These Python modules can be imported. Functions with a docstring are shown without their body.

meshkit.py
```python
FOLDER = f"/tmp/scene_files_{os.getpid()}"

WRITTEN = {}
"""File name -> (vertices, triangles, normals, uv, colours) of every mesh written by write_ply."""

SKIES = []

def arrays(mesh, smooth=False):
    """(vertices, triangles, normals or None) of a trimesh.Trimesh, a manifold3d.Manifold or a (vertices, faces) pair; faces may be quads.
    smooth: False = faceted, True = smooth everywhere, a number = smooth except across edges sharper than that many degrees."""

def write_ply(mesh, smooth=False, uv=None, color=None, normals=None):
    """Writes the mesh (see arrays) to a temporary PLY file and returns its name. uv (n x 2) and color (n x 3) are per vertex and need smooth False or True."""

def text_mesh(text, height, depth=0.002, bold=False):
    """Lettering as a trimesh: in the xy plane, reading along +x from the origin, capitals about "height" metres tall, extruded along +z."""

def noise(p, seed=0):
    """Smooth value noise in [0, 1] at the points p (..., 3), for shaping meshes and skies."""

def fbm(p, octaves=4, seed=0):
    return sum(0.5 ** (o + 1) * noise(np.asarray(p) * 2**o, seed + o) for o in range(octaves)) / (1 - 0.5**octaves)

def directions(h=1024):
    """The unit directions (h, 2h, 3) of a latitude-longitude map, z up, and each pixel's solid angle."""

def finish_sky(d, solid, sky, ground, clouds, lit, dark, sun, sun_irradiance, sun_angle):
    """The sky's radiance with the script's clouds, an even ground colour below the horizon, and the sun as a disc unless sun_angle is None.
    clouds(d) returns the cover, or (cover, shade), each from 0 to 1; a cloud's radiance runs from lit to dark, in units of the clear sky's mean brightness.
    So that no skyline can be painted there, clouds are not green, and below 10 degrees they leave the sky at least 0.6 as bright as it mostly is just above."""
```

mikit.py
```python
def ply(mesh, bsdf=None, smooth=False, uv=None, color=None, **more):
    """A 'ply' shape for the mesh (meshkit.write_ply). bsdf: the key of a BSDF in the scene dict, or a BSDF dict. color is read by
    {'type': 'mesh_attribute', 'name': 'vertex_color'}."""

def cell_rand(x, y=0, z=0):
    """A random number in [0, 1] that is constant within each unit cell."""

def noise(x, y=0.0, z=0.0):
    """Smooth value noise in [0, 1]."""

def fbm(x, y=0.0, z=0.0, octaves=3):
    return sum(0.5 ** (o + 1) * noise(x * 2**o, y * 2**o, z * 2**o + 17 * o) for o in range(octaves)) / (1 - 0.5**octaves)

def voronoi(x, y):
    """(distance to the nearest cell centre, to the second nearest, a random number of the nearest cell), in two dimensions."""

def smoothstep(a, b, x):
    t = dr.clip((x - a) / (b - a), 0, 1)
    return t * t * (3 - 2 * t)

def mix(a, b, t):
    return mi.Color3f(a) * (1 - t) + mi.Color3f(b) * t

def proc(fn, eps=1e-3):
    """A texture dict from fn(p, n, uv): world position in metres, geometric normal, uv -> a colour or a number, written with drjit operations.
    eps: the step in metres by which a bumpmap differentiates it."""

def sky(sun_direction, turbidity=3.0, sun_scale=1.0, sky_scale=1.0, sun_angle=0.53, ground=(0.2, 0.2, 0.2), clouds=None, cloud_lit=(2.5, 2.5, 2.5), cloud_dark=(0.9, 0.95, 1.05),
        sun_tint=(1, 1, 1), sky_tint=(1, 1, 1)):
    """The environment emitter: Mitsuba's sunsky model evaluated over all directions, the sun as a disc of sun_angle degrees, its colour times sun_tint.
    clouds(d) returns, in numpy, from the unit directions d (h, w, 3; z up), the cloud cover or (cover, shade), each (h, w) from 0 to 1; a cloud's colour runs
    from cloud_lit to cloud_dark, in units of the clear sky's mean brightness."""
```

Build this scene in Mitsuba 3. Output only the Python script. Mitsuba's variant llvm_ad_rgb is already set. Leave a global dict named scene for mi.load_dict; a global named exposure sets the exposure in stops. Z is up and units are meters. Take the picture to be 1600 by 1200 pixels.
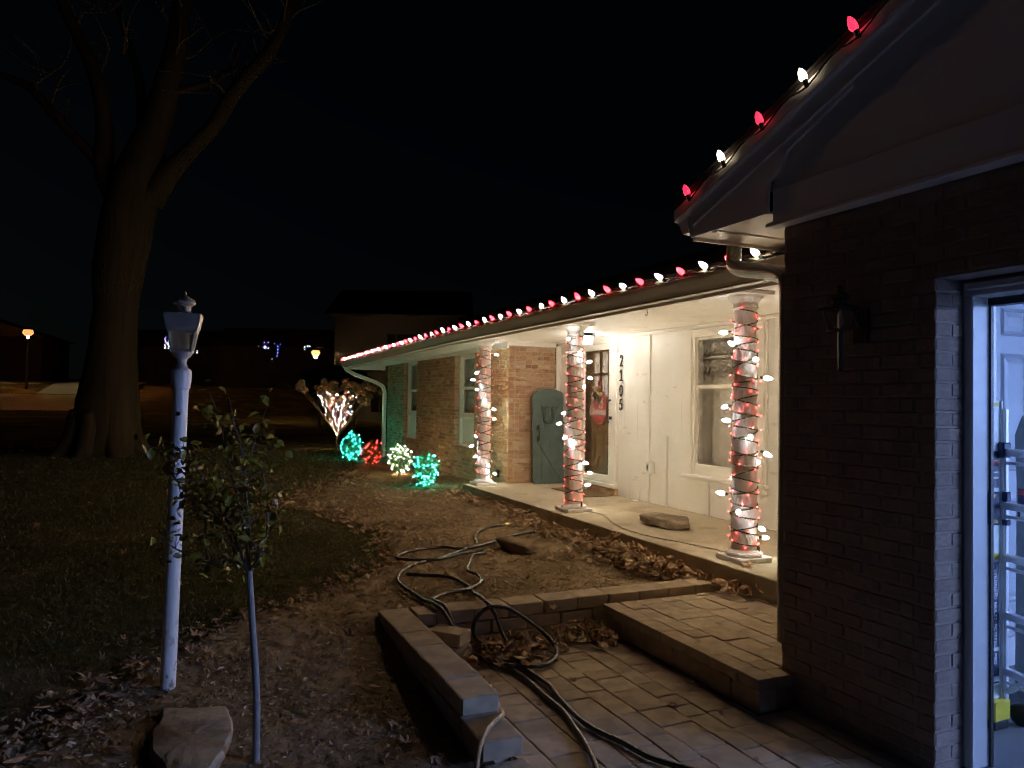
import math, random
import numpy as np, trimesh, mitsuba as mi, drjit as dr
import mikit, meshkit
from mikit import noise, fbm, cell_rand, smoothstep, mix

random.seed(7)
R = np.random.default_rng(7)
T = mi.ScalarTransform4f
scene, labels, used = {}, {}, set()

# ------------------------------------------------------------------ camera, sky, exposure
exposure = 0.4
EYE = np.array([0.0, 0.0, 1.62])
YAW, PITCH, ROLL = math.radians(24.05), math.radians(1.33), 0.015
FWD = np.array([-math.cos(YAW) * math.cos(PITCH), math.sin(YAW) * math.cos(PITCH), math.sin(PITCH)])
_rt = np.array([math.sin(YAW), math.cos(YAW), 0.0])
_up = np.cross(_rt, FWD)
_rt2 = _rt * math.cos(ROLL) + _up * math.sin(ROLL)
UP = np.cross(_rt2, FWD)
scene['camera'] = {'type': 'perspective', 'fov': 2 * math.degrees(math.atan(800 / 1165.0)), 'fov_axis': 'x',
                   'near_clip': 0.05, 'far_clip': 600.0,
                   'to_world': T().look_at(origin=EYE.tolist(), target=(EYE + FWD).tolist(), up=UP.tolist())}
scene['night_sky'] = {**mikit.sky([-0.6, -0.5, 0.15], turbidity=3, sun_scale=0.0, sky_scale=0.0085, sky_tint=(0.62, 0.95, 1.45)),
                      'sampling_weight': 8.0}

# light strengths (linear radiance)
WARM = np.array([1.0, 0.835, 0.585])
L_C9 = np.array([1.0, 0.83, 0.57]) * 135
L_RED_C9 = np.array([1.0, 0.008, 0.014]) * 22
L_ROOF = WARM * 170
L_MINI_RED = np.array([1.0, 0.04, 0.04]) * 6.5
L_MINI_WARM = np.array([1.0, 0.75, 0.40]) * 70
L_MINI_GREEN = np.array([0.02, 1.0, 0.68]) * 62
L_MINI_RED2 = np.array([1.0, 0.03, 0.03]) * 18
L_PORCH = np.array([1.0, 0.95, 0.86]) * 62
L_GARAGE = np.array([0.30, 0.46, 1.0]) * 600
L_STREET = np.array([1.0, 0.37, 0.11]) * 6000

# ------------------------------------------------------------------ helpers
def number(key):
    k, i = key, 0
    while k in used:
        i += 1
        k = f'{key}_{i:03d}'
    used.add(k)
    return k

def tag(key, label=None, cat=None, group=None, kind=None):
    labels[key] = {a: b for a, b in (('label', label), ('category', cat), ('group', group), ('kind', kind)) if b}
    return key

def thing(name, label, cat, group=None):
    return tag(number(name), label, cat, group)

def add(key, mesh, mat, smooth=False, emit=None, weight=1.0, tw=None):
    key = number(key)
    d = mikit.ply(mesh, mat, smooth)
    if emit is not None:
        d['emitter'] = light(emit, weight)
    if tw is not None:
        d['to_world'] = T(tw)
    scene[key] = d
    return key

def light(rgb, weight):
    return {'type': 'area', 'radiance': {'type': 'rgb', 'value': [float(x) for x in rgb]}, 'sampling_weight': float(weight)}

def put(key, ply, tw, emit=None, weight=1.0, bsdf=None):
    key = number(key)
    d = {**ply, 'to_world': T(tw)}
    if emit is not None:
        d['emitter'] = light(emit, weight)
    if bsdf:
        d['bsdf'] = {'type': 'ref', 'id': bsdf}
    scene[key] = d
    return key

def cat(parts):
    vs, fs, n = [], [], 0
    for v, f in parts:
        v, f = np.asarray(v, float), np.asarray(f, int)
        if f.shape[1] == 4:
            f = np.vstack([f[:, [0, 1, 2]], f[:, [0, 2, 3]]])
        vs.append(v); fs.append(f + n); n += len(v)
    return np.vstack(vs), np.vstack(fs)

def _hull_faces():
    v = _cham(1, 1, 1, .1)
    h = trimesh.Trimesh(v, np.zeros((0, 3), int), process=False)
    from scipy.spatial import ConvexHull
    hull = ConvexHull(v)
    f = hull.simplices.copy()
    c = v.mean(0)
    n = np.cross(v[f[:, 1]] - v[f[:, 0]], v[f[:, 2]] - v[f[:, 0]])
    bad = ((v[f].mean(1) - c) * n).sum(1) < 0
    f[bad] = f[bad][:, ::-1]
    return f

def _cham(a, b, c, r):
    out = []
    for sx in (-1, 1):
        for sy in (-1, 1):
            for sz in (-1, 1):
                for k in range(3):
                    p = np.array([sx * a / 2, sy * b / 2, sz * c / 2])
                    s = np.array([sx, sy, sz])
                    q = p - s * r
                    q[k] = p[k]
                    out.append(q)
    return np.array(out)

CHF = _hull_faces()

def bx(x0, x1, y0, y1, z0, z1, r=0.0):
    a, b, c = abs(x1 - x0), abs(y1 - y0), abs(z1 - z0)
    o = np.array([(x0 + x1) / 2, (y0 + y1) / 2, (z0 + z1) / 2])
    if r <= 0:
        v = np.array([[x, y, z] for x in (-.5, .5) for y in (-.5, .5) for z in (-.5, .5)]) * [a, b, c] + o
        f = np.array([[0, 1, 3], [0, 3, 2], [4, 6, 7], [4, 7, 5], [0, 4, 5], [0, 5, 1], [2, 3, 7], [2, 7, 6], [0, 2, 6], [0, 6, 4], [1, 5, 7], [1, 7, 3]])
        return v, f
    return _cham(a, b, c, min(r, a * .45, b * .45, c * .45)) + o, CHF

def frames(p):
    p = np.asarray(p, float)
    t = np.gradient(p, axis=0)
    t /= np.linalg.norm(t, axis=1, keepdims=True) + 1e-12
    a = np.cross(t[0], [0, 0, 1.0])
    if np.linalg.norm(a) < .1:
        a = np.cross(t[0], [1.0, 0, 0])
    a /= np.linalg.norm(a)
    A = [a]
    for i in range(1, len(p)):
        a = A[-1] - t[i] * (A[-1] @ t[i])
        a /= np.linalg.norm(a) + 1e-12
        A.append(a)
    A = np.array(A)
    return t, A, np.cross(t, A)

def tube(p, r, n=8, cap=True, square=None):
    p = np.asarray(p, float)
    t, a, b = frames(p)
    r = np.broadcast_to(np.asarray(r, float), (len(p),))
    ang = np.arange(n) * 2 * np.pi / n
    ring = np.stack([np.cos(ang), np.sin(ang)], 1)
    if square:
        ring = np.array(square, float); n = len(ring)
    v = p[:, None] + r[:, None, None] * (ring[None, :, :1] * a[:, None] + ring[None, :, 1:] * b[:, None])
    i, j = np.meshgrid(np.arange(len(p) - 1), np.arange(n), indexing='ij')
    q = np.stack([i * n + j, i * n + (j + 1) % n, (i + 1) * n + (j + 1) % n, (i + 1) * n + j], -1).reshape(-1, 4)
    v = v.reshape(-1, 3)
    f = np.vstack([q[:, [0, 1, 2]], q[:, [0, 2, 3]]])
    if cap:
        m = len(v)
        v = np.vstack([v, p[:1], p[-1:]])
        k = np.arange(n)
        f = np.vstack([f, np.stack([(k + 1) % n, k, np.full(n, m)], 1), np.stack([k + m - n, (k + 1) % n + m - n, np.full(n, m + 1)], 1)])
    return v, f

def spline(p, step=.04):
    p = np.asarray(p, float)
    q = np.vstack([2 * p[0] - p[1], p, 2 * p[-1] - p[-2]])
    out = []
    for i in range(1, len(q) - 2):
        n = max(2, int(np.linalg.norm(q[i + 1] - q[i]) / step))
        for t in np.arange(n) / n:
            out.append(.5 * (2 * q[i] + (q[i + 1] - q[i - 1]) * t + (2 * q[i - 1] - 5 * q[i] + 4 * q[i + 1] - q[i + 2]) * t * t + (3 * q[i] - q[i - 1] - 3 * q[i + 1] + q[i + 2]) * t ** 3))
    out.append(p[-1])
    return np.array(out)

def lathe(prof, n=24, c=(0, 0, 0)):
    prof = np.asarray(prof, float)
    ang = np.arange(n) * 2 * np.pi / n
    v = np.stack([prof[:, None, 0] * np.cos(ang), prof[:, None, 0] * np.sin(ang), np.broadcast_to(prof[:, None, 1], (len(prof), n))], -1).reshape(-1, 3) + np.asarray(c, float)
    i, j = np.meshgrid(np.arange(len(prof) - 1), np.arange(n), indexing='ij')
    q = np.stack([i * n + j, i * n + (j + 1) % n, (i + 1) * n + (j + 1) % n, (i + 1) * n + j], -1).reshape(-1, 4)
    return v, np.vstack([q[:, [0, 1, 2]], q[:, [0, 2, 3]]])

def extrude(poly, depth):
    from shapely.geometry import Polygon
    m = trimesh.creation.extrude_polygon(Polygon(poly) if not hasattr(poly, 'exterior') else poly, depth, engine='earcut')
    return np.array(m.vertices), np.array(m.faces)

def move(m, tw):
    v, f = m
    tw = np.asarray(tw, float)
    v = np.asarray(v) @ tw[:3, :3].T + tw[:3, 3]
    return (v, np.asarray(f)[:, ::-1]) if np.linalg.det(tw[:3, :3]) < 0 else (v, f)

def mat4(o, x, y, z, s=1.0):
    m = np.eye(4)
    m[:3, 0], m[:3, 1], m[:3, 2], m[:3, 3] = np.array(x) * s, np.array(y) * s, np.array(z) * s, o
    return m

def aim(o, d, s=1.0, spin=0.0):
    d = np.asarray(d, float); d = d / np.linalg.norm(d)
    a = np.cross(d, [0, 0, 1.0] if abs(d[2]) < .9 else [1.0, 0, 0]); a /= np.linalg.norm(a)
    b = np.cross(d, a)
    c, s_ = math.cos(spin), math.sin(spin)
    return mat4(o, a * c + b * s_, b * c - a * s_, d, s)

def boxmat(x0, x1, y0, y1, z0, z1):
    m = np.diag([x1 - x0, y1 - y0, z1 - z0, 1.0])
    m[:3, 3] = [(x0 + x1) / 2, (y0 + y1) / 2, (z0 + z1) / 2]
    return m

def rotz(a):
    m = np.eye(4); m[:2, :2] = [[math.cos(a), -math.sin(a)], [math.sin(a), math.cos(a)]]
    return m

def randrot(n, tilt):
    """n random rotations: any heading, tilted off the horizontal by up to about tilt radians."""
    yaw = R.uniform(0, 2 * np.pi, n); ax = R.uniform(0, 2 * np.pi, n); t = np.abs(R.normal(0, tilt, n))
    c, s = np.cos(yaw), np.sin(yaw)
    Z = np.zeros((n, 3, 3)); Z[:, 0, 0] = c; Z[:, 0, 1] = -s; Z[:, 1, 0] = s; Z[:, 1, 1] = c; Z[:, 2, 2] = 1
    k = np.stack([np.cos(ax), np.sin(ax), 0 * ax], 1)
    K = np.zeros((n, 3, 3)); K[:, 0, 2] = k[:, 1]; K[:, 1, 2] = -k[:, 0]; K[:, 2, 0] = -k[:, 1]; K[:, 2, 1] = k[:, 0]
    Q = np.eye(3) + np.sin(t)[:, None, None] * K + (1 - np.cos(t))[:, None, None] * (K @ K)
    return Q @ Z

def scatter(m, rot, pos, size):
    v, f = np.asarray(m[0]), np.asarray(m[1])
    V = np.einsum('kij,nj->kni', rot * np.reshape(size, (-1, 1, 1)), v) + np.asarray(pos)[:, None]
    F = f[None] + (np.arange(len(V)) * len(v))[:, None, None]
    return V.reshape(-1, 3), F.reshape(-1, 3)

def sm(a, b, x):
    t = np.clip((x - a) / (b - a), 0, 1)
    return t * t * (3 - 2 * t)

XB = [-130, -100, -66, -63, -59, -50, -26, -20, -6, -4.9, -4.2, -3.5, -2.9, 20]
ZB = [4, 3.2, 2.28, 2.0, 1.5, .48, .28, .21, .20, .19, .10, .06, 0.0, 0]
def ground(x, y):
    x, y = np.asarray(x, float), np.asarray(y, float)
    return np.interp(x, XB, ZB) + .03 * sm(3.2, 3.95, y) * sm(-7, -9, x) * (1 - sm(-12, -16, x)) * (y < 6)

# ------------------------------------------------------------------ materials
def rgb(*c):
    return {'type': 'rgb', 'value': [float(x) for x in c]}
def mat(name, d, two=True):
    scene[name] = {'type': 'twosided', 'bsdf': d} if two else d
    return name
def diff(name, c):
    return mat(name, {'type': 'diffuse', 'reflectance': c if isinstance(c, dict) else rgb(*c)})
def prin(name, c, rough=.5, **kw):
    return mat(name, {'type': 'principled', 'base_color': c if isinstance(c, dict) else rgb(*c), 'roughness': rough, **kw})
def bump(name, inner, fn, scale, eps=1e-3):
    return mat(name, {'type': 'bumpmap', 'bsdf': inner, 'scale': scale, 'tex': mikit.proc(fn, eps)})

def brick_color(p, n, uv):
    c = dr.floor((p.z + 0.003) / .0667)
    u = (p.x + p.y + 60.0) / .21 + 0.5 * (c - 2 * dr.floor(c / 2))
    r = cell_rand(dr.floor(u), c, 3)
    r2 = cell_rand(dr.floor(u), c, 9)
    base = mix((.36, .20, .115), (.46, .30, .19), r)
    base = mix(base, (.28, .155, .10), smoothstep(.85, .97, r2))
    base = mix(base, (.50, .37, .26), smoothstep(.16, .05, r2))
    g = fbm(p.x * 60, p.y * 60, p.z * 90, 3)
    w = smoothstep(.62, .8, fbm(p.x * 9, p.y * 9, p.z * 9, 2))
    return mix(base * (.72 + .5 * g), (.52, .44, .36), w * .35)
diff('m_brick', mikit.proc(brick_color))
diff('m_brick_shaded', mikit.proc(lambda p, n, uv: mix((.20, .155, .128), (.27, .212, .175), cell_rand(dr.floor((p.x + p.y + 60.0) / .105), dr.floor((p.z + .003) / .0667), 3)) * (.75 + .5 * fbm(p.x * 50, p.y * 50, p.z * 70, 3))))  # garage copy of the house brick, its colour darkened to stand for shade
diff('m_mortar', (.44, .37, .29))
diff('m_mortar_grey', (.25, .21, .18))  # garage mortar, darkened along with its brick for the same shade
def paint_color(p, n, uv):
    g = fbm(p.x * 2.2, p.y * 2.2, p.z * .8, 3)
    s = noise(p.x * 40, p.y * 40, p.z * 3)
    scuff = smoothstep(.70, .80, fbm(p.x * 6 + 3, p.y * 6, p.z * 14, 3)) * .35
    drip = smoothstep(.66, .80, fbm(p.x * 16, p.y * 16, p.z * .7, 2)) * .25
    c = mix((.80, .775, .73), (.70, .665, .605), smoothstep(.40, .8, g) * .65 + .12 * s)
    return mix(c, (.42, .36, .28), dr.minimum(scuff + drip, .5))
prin('m_wall_paint', mikit.proc(paint_color), .42, specular=.4)
prin('m_column', (.76, .73, .67), .75, specular=.2)
prin('m_trim', (.80, .77, .71), .38, specular=.4)
prin('m_gable', (.76, .78, .81), .45, specular=.35)
prin('m_gutter', (.78, .71, .61), .4, specular=.5)
prin('m_gutter_white', (.72, .69, .64), .35, specular=.5)
prin('m_downspout', (.17, .15, .12), .4, specular=.5)
def concrete_color(p, n, uv):
    g = fbm(p.x * 1.3, p.y * 1.3, 0, 4)
    s = fbm(p.x * 30, p.y * 30, p.z * 30, 2)
    st = smoothstep(.58, .72, fbm(p.x * 3 + 7, p.y * 3, 0, 3))
    return mix(mix((.50, .43, .33), (.38, .32, .24), g), (.27, .21, .15), st * .5) * (.85 + .3 * s)
mat('m_concrete', {'type': 'bumpmap', 'bsdf': {'type': 'diffuse', 'reflectance': mikit.proc(concrete_color)}, 'scale': 1.0,
                   'tex': mikit.proc(lambda p, n, uv: .002 * fbm(p.x * 45, p.y * 45, p.z * 45, 2), 2e-3)})
def paver_bump(p, n, uv):
    return .006 * fbm(p.x * 55, p.y * 55, p.z * 55, 3)
def paver_tex(a, b):
    def f(p, n, uv):
        g = fbm(p.x * 14, p.y * 14, p.z * 14, 3)
        return mix(a, b, smoothstep(.3, .7, g))
    return f
for i, (a, b) in enumerate([((.34, .265, .185), (.45, .355, .25)), ((.28, .222, .16), (.37, .295, .215)), ((.40, .305, .21), (.30, .235, .165))]):
    bump(f'm_paver_{i}', {'type': 'diffuse', 'reflectance': mikit.proc(paver_tex(a, b))}, paver_bump, 1.0, 2e-3)
def soil_color(p, n, uv):
    g = fbm(p.x * 1.7, p.y * 1.7, 0, 3)
    s = fbm(p.x * 22, p.y * 22, p.z * 22, 3)
    c = mix((.17, .122, .072), (.27, .195, .118), smoothstep(.3, .7, g))
    return c * (.45 + 1.1 * s)
bump('m_soil', {'type': 'diffuse', 'reflectance': mikit.proc(soil_color)}, lambda p, n, uv: .02 * fbm(p.x * 26, p.y * 26, p.z * 26, 3), 1.0, 3e-3)
def lawn_color(p, n, uv):
    g = fbm(p.x * .9, p.y * .9, 0, 3)
    s = fbm(p.x * 25, p.y * 25, 0, 2)
    return mix((.048, .045, .02), (.10, .078, .044), smoothstep(.35, .7, g)) * (.6 + .8 * s)
diff('m_lawn', mikit.proc(lawn_color))
diff('m_asphalt', (.34, .315, .295))
diff('m_curb', (.30, .28, .25))
diff('m_grass_a', (.055, .060, .022)); diff('m_grass_b', (.11, .088, .048)); diff('m_grass_c', (.20, .152, .095))
for i, c in enumerate([(.25, .15, .085), (.34, .23, .14), (.16, .092, .055), (.42, .32, .21)]):
    diff(f'm_leaf_{i}', c)
for i, c in enumerate([(.19, .125, .07), (.33, .235, .14), (.085, .056, .033), (.46, .36, .24)]):
    diff(f'm_chip_{i}', c)
prin('m_hose', (.018, .017, .015), .32, specular=.6)
prin('m_hose_tan', (.30, .21, .12), .35, specular=.6)
prin('m_brass', (.75, .55, .25), .35, metallic=1.0)
def rock_tex(a, b):
    def f(p, n, uv):
        g = fbm(p.x * 7, p.y * 7, p.z * 16, 4)
        return mix(a, b, smoothstep(.3, .7, g)) * (.7 + .6 * fbm(p.x * 60, p.y * 60, p.z * 60, 2))
    return f
rb = lambda p, n, uv: .012 * fbm(p.x * 24, p.y * 24, p.z * 40, 4)
bump('m_rock', {'type': 'diffuse', 'reflectance': mikit.proc(rock_tex((.19, .15, .115), (.36, .29, .21)))}, rb, 1.0, 2e-3)
bump('m_rock_dark', {'type': 'diffuse', 'reflectance': mikit.proc(rock_tex((.11, .085, .06), (.24, .17, .11)))}, rb, 1.0, 2e-3)
def bark_bump(p, n, uv):
    a = dr.atan2(p.y + 1.53, p.x + 19.77)
    return .022 * fbm(a * 26, p.z * 2.4, 0, 4)
def bark_color(p, n, uv):
    a = dr.atan2(p.y + 1.53, p.x + 19.77)
    return mix((.048, .034, .022), (.088, .064, .043), fbm(a * 9, p.z * .9, 4, 3))
bump('m_bark', {'type': 'diffuse', 'reflectance': mikit.proc(bark_color)}, bark_bump, 1.0, 1e-2)
diff('m_twig', (.16, .115, .08))
prin('m_stem', (.23, .21, .20), .6)
for i, c in enumerate([(.15, .13, .014), (.22, .18, .022), (.26, .14, .03), (.50, .30, .04)]):
    prin(f'm_rose_{i}', c, .35, specular=.5)
for i, c in enumerate([(.10, .20, .10), (.13, .21, .09)]):
    diff(f'm_shrub_{i}', c)
diff('m_hydrangea', (.50, .36, .21)); diff('m_hydrangea_b', (.38, .25, .14))
diff('m_hedge', (.02, .028, .014))
def post_color(p, n, uv):
    d = smoothstep(.55, .75, fbm(p.x * 40, p.y * 40, p.z * 22, 3)) * smoothstep(.62, .12, p.z)
    return mix((.78, .77, .75), (.22, .16, .11), d * .9)
prin('m_post', mikit.proc(post_color), .35, specular=.5)
prin('m_white_metal', (.74, .72, .70), .4, specular=.5)
prin('m_black', (.012, .012, .012), .45, specular=.4)
prin('m_black_iron', (.02, .019, .018), .5, specular=.4)
prin('m_wire', (.012, .022, .012), .5, specular=.4)
prin('m_bulb', (.8, .8, .8), .2); prin('m_cord', (.10, .085, .05), .5)
mat('m_pane', {'type': 'mask', 'opacity': .10, 'bsdf': {'type': 'roughconductor', 'material': 'none', 'alpha': .03}}, False)
def wood_color(p, n, uv):
    g = fbm(p.x * 18, p.y * 18, p.z * 1.6, 3)
    return mix((.145, .088, .045), (.22, .14, .078), g)
diff('m_door_wood', mikit.proc(wood_color)); diff('m_door_rail', (.19, .125, .07)); diff('m_door_dark', (.07, .035, .022))
def cloth_color(p, n, uv):
    g = noise(p.x * 90, p.z * 90, 0)
    return mix((.80, .77, .72), (.70, .67, .62), g)
diff('m_curtain', mikit.proc(cloth_color)); diff('m_curtain_bright', (.82, .78, .76)); diff('m_lace', (.80, .77, .72)); diff('m_sheer', (.17, .165, .155))
prin('m_ornament', (.46, .04, .045), .5)
prin('m_letter_white', (.85, .83, .78), .5)
diff('m_burlap', (.42, .31, .17)); diff('m_bow_dark', (.07, .06, .035)); prin('m_candy', (.35, .03, .04), .4)
def board_color(p, n, uv):
    g = fbm(p.x * 6, p.y * 6, p.z * 30, 3)
    return mix((.070, .105, .100), (.095, .130, .122), g)
prin('m_teal', mikit.proc(board_color), .5, specular=.3)
prin('m_teal_dark', (.028, .042, .040), .5)
diff('m_mat', (.17, .12, .075))
prin('m_alu', (.74, .76, .78), .32, metallic=.35, specular=.8)
prin('m_rail', (.70, .75, .71), .4, specular=.5)
prin('m_yellow', (.62, .50, .035), .45)
prin('m_navy', (.012, .022, .06), .4)
prin('m_sticker', (.80, .82, .84), .4)
prin('m_sticker_red', (.45, .05, .04), .4)
prin('m_door_white', (.40, .43, .46), .4, specular=.4)
prin('m_garage_wall', (.50, .51, .52), .6)
prin('m_grey_sheet', (.26, .30, .30), .6)
diff('m_slab', (.24, .245, .25)); diff('m_drive', (.15, .155, .16))
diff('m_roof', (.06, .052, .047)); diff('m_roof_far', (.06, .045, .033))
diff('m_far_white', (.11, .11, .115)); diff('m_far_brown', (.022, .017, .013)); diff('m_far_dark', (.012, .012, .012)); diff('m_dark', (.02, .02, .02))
diff('m_room', (.10, .09, .08))
prin('m_chrome', (.8, .8, .78), .25, metallic=1.0)

# ------------------------------------------------------------------ ground
BED = np.array([(-3.5, -.95), (-3.7, -.64), (-4.16, -.41), (-4.58, -.06), (-4.93, .25), (-5.35, .72), (-5.73, 1.19), (-6.26, 1.63), (-7.03, 1.91), (-7.91, 2.05), (-9.19, 1.74),
                (-10.24, 1.19), (-11.15, 1.56), (-12.53, 2.5), (-14.21, 3.1), (-16.55, 3.6), (-18.3, 4.0), (-18.3, 4.66), (-10.6, 4.66), (-10.6, 4.1), (-4.66, 4.1), (-4.66, 1.33), (-2.6, 1.33), (-2.6, -.95)])
def inside(poly, x, y):
    x, y = np.asarray(x), np.asarray(y)
    res = np.zeros(x.shape, bool)
    j = len(poly) - 1
    for i in range(len(poly)):
        (xi, yi), (xj, yj) = poly[i], poly[j]
        hit = ((yi > y) != (yj > y)) & (x < (xj - xi) * (y - yi) / (yj - yi + 1e-12) + xi)
        res ^= hit
        j = i
    return res
def in_patio(x, y):
    return (x > -4.72) & (y > 1.33) & (y < 4.1) | (x > -2.95) & (y > -14)
def axis(lo, hi, fine0, fine1, step, grow=1.14):
    mid = np.arange(fine0, fine1 + 1e-6, step)
    a, s, up = fine1, step, []
    while a < hi: s *= grow; a += s; up.append(min(a, hi))
    a, s, dn = fine0, step, []
    while a > lo: s *= grow; a -= s; dn.append(max(a, lo))
    return np.concatenate([dn[::-1], mid, up])
gx = axis(-190, 40, -11.5, -2.6, .045); gy = axis(-120, 120, -1.2, 4.2, .045)
GX, GY = np.meshgrid(gx, gy, indexing='ij')
q = np.stack([GX, GY, 0 * GX], -1)
near = np.exp(-np.maximum(0, -GX - 9) / 6)
GZ = ground(GX, GY) + (meshkit.fbm(q * 5, 3) - .5) * .035 * near + (meshkit.fbm(q * .35, 2, 5) - .5) * .25 * (1 - near) * (GX < -24)
GZ = np.where(in_patio(GX, GY), -.07, GZ)
GZ = np.where((GY > 4.7) & (GX > -17.8) & (GX < 4), -.07, GZ)
i, j = np.meshgrid(np.arange(len(gx) - 1), np.arange(len(gy) - 1), indexing='ij')
n = len(gy)
Q = np.stack([i * n + j, (i + 1) * n + j, (i + 1) * n + j + 1, i * n + j + 1], -1).reshape(-1, 4)
cx = GX.ravel()[Q].mean(1); cy = GY.ravel()[Q].mean(1)
bedmask = inside(BED, cx, cy)
V = np.stack([GX, GY, GZ], -1).reshape(-1, 3)
def submesh(V, Q):
    u, inv = np.unique(Q.ravel(), return_inverse=True)
    F = inv.reshape(-1, 4)
    return V[u], np.vstack([F[:, [0, 1, 2]], F[:, [0, 2, 3]]])
tag(add('garden_bed', submesh(V, Q[bedmask]), 'm_soil', True), 'bare brown garden bed in front of the porch', kind='structure')
tag(add('lawn', submesh(V, Q[~bedmask]), 'm_lawn', True), 'dark lawn left of the garden bed', kind='structure')

def strip(xa, xb, y0, y1, lift, n=40):
    ys = np.linspace(y0, y1, n); xs = np.linspace(xa, xb, 8)
    X, Y = np.meshgrid(xs, ys, indexing='ij')
    X = X + .06 * (Y + 6) + .0008 * (Y + 6) ** 2 * np.sign(Y + 6) * 0
    Z = ground(X, Y) + .12 + lift
    i, j = np.meshgrid(np.arange(len(xs) - 1), np.arange(n - 1), indexing='ij')
    return np.stack([X, Y, Z], -1).reshape(-1, 3), np.stack([i * n + j, i * n + j + 1, (i + 1) * n + j + 1, (i + 1) * n + j], -1).reshape(-1, 4)
tag(add('road', cat([strip(-50.5, -58.5, -60, -3, .03), strip(-58.7, -115, -8.8, -3, .05)]), 'm_asphalt'), 'street at far left with a side street running away beside the street lamp', kind='structure')
tag(add('pavement', strip(-64.5, -68, -60, -9.5, .07), 'm_curb'), 'pale strip of pavement beyond the street lamp', kind='structure')
tag(add('driveway', bx(-2.2, 6, -14, 3.0, -.12, 0, .01), 'm_drive'), 'concrete driveway in front of the garage', kind='structure')

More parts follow.
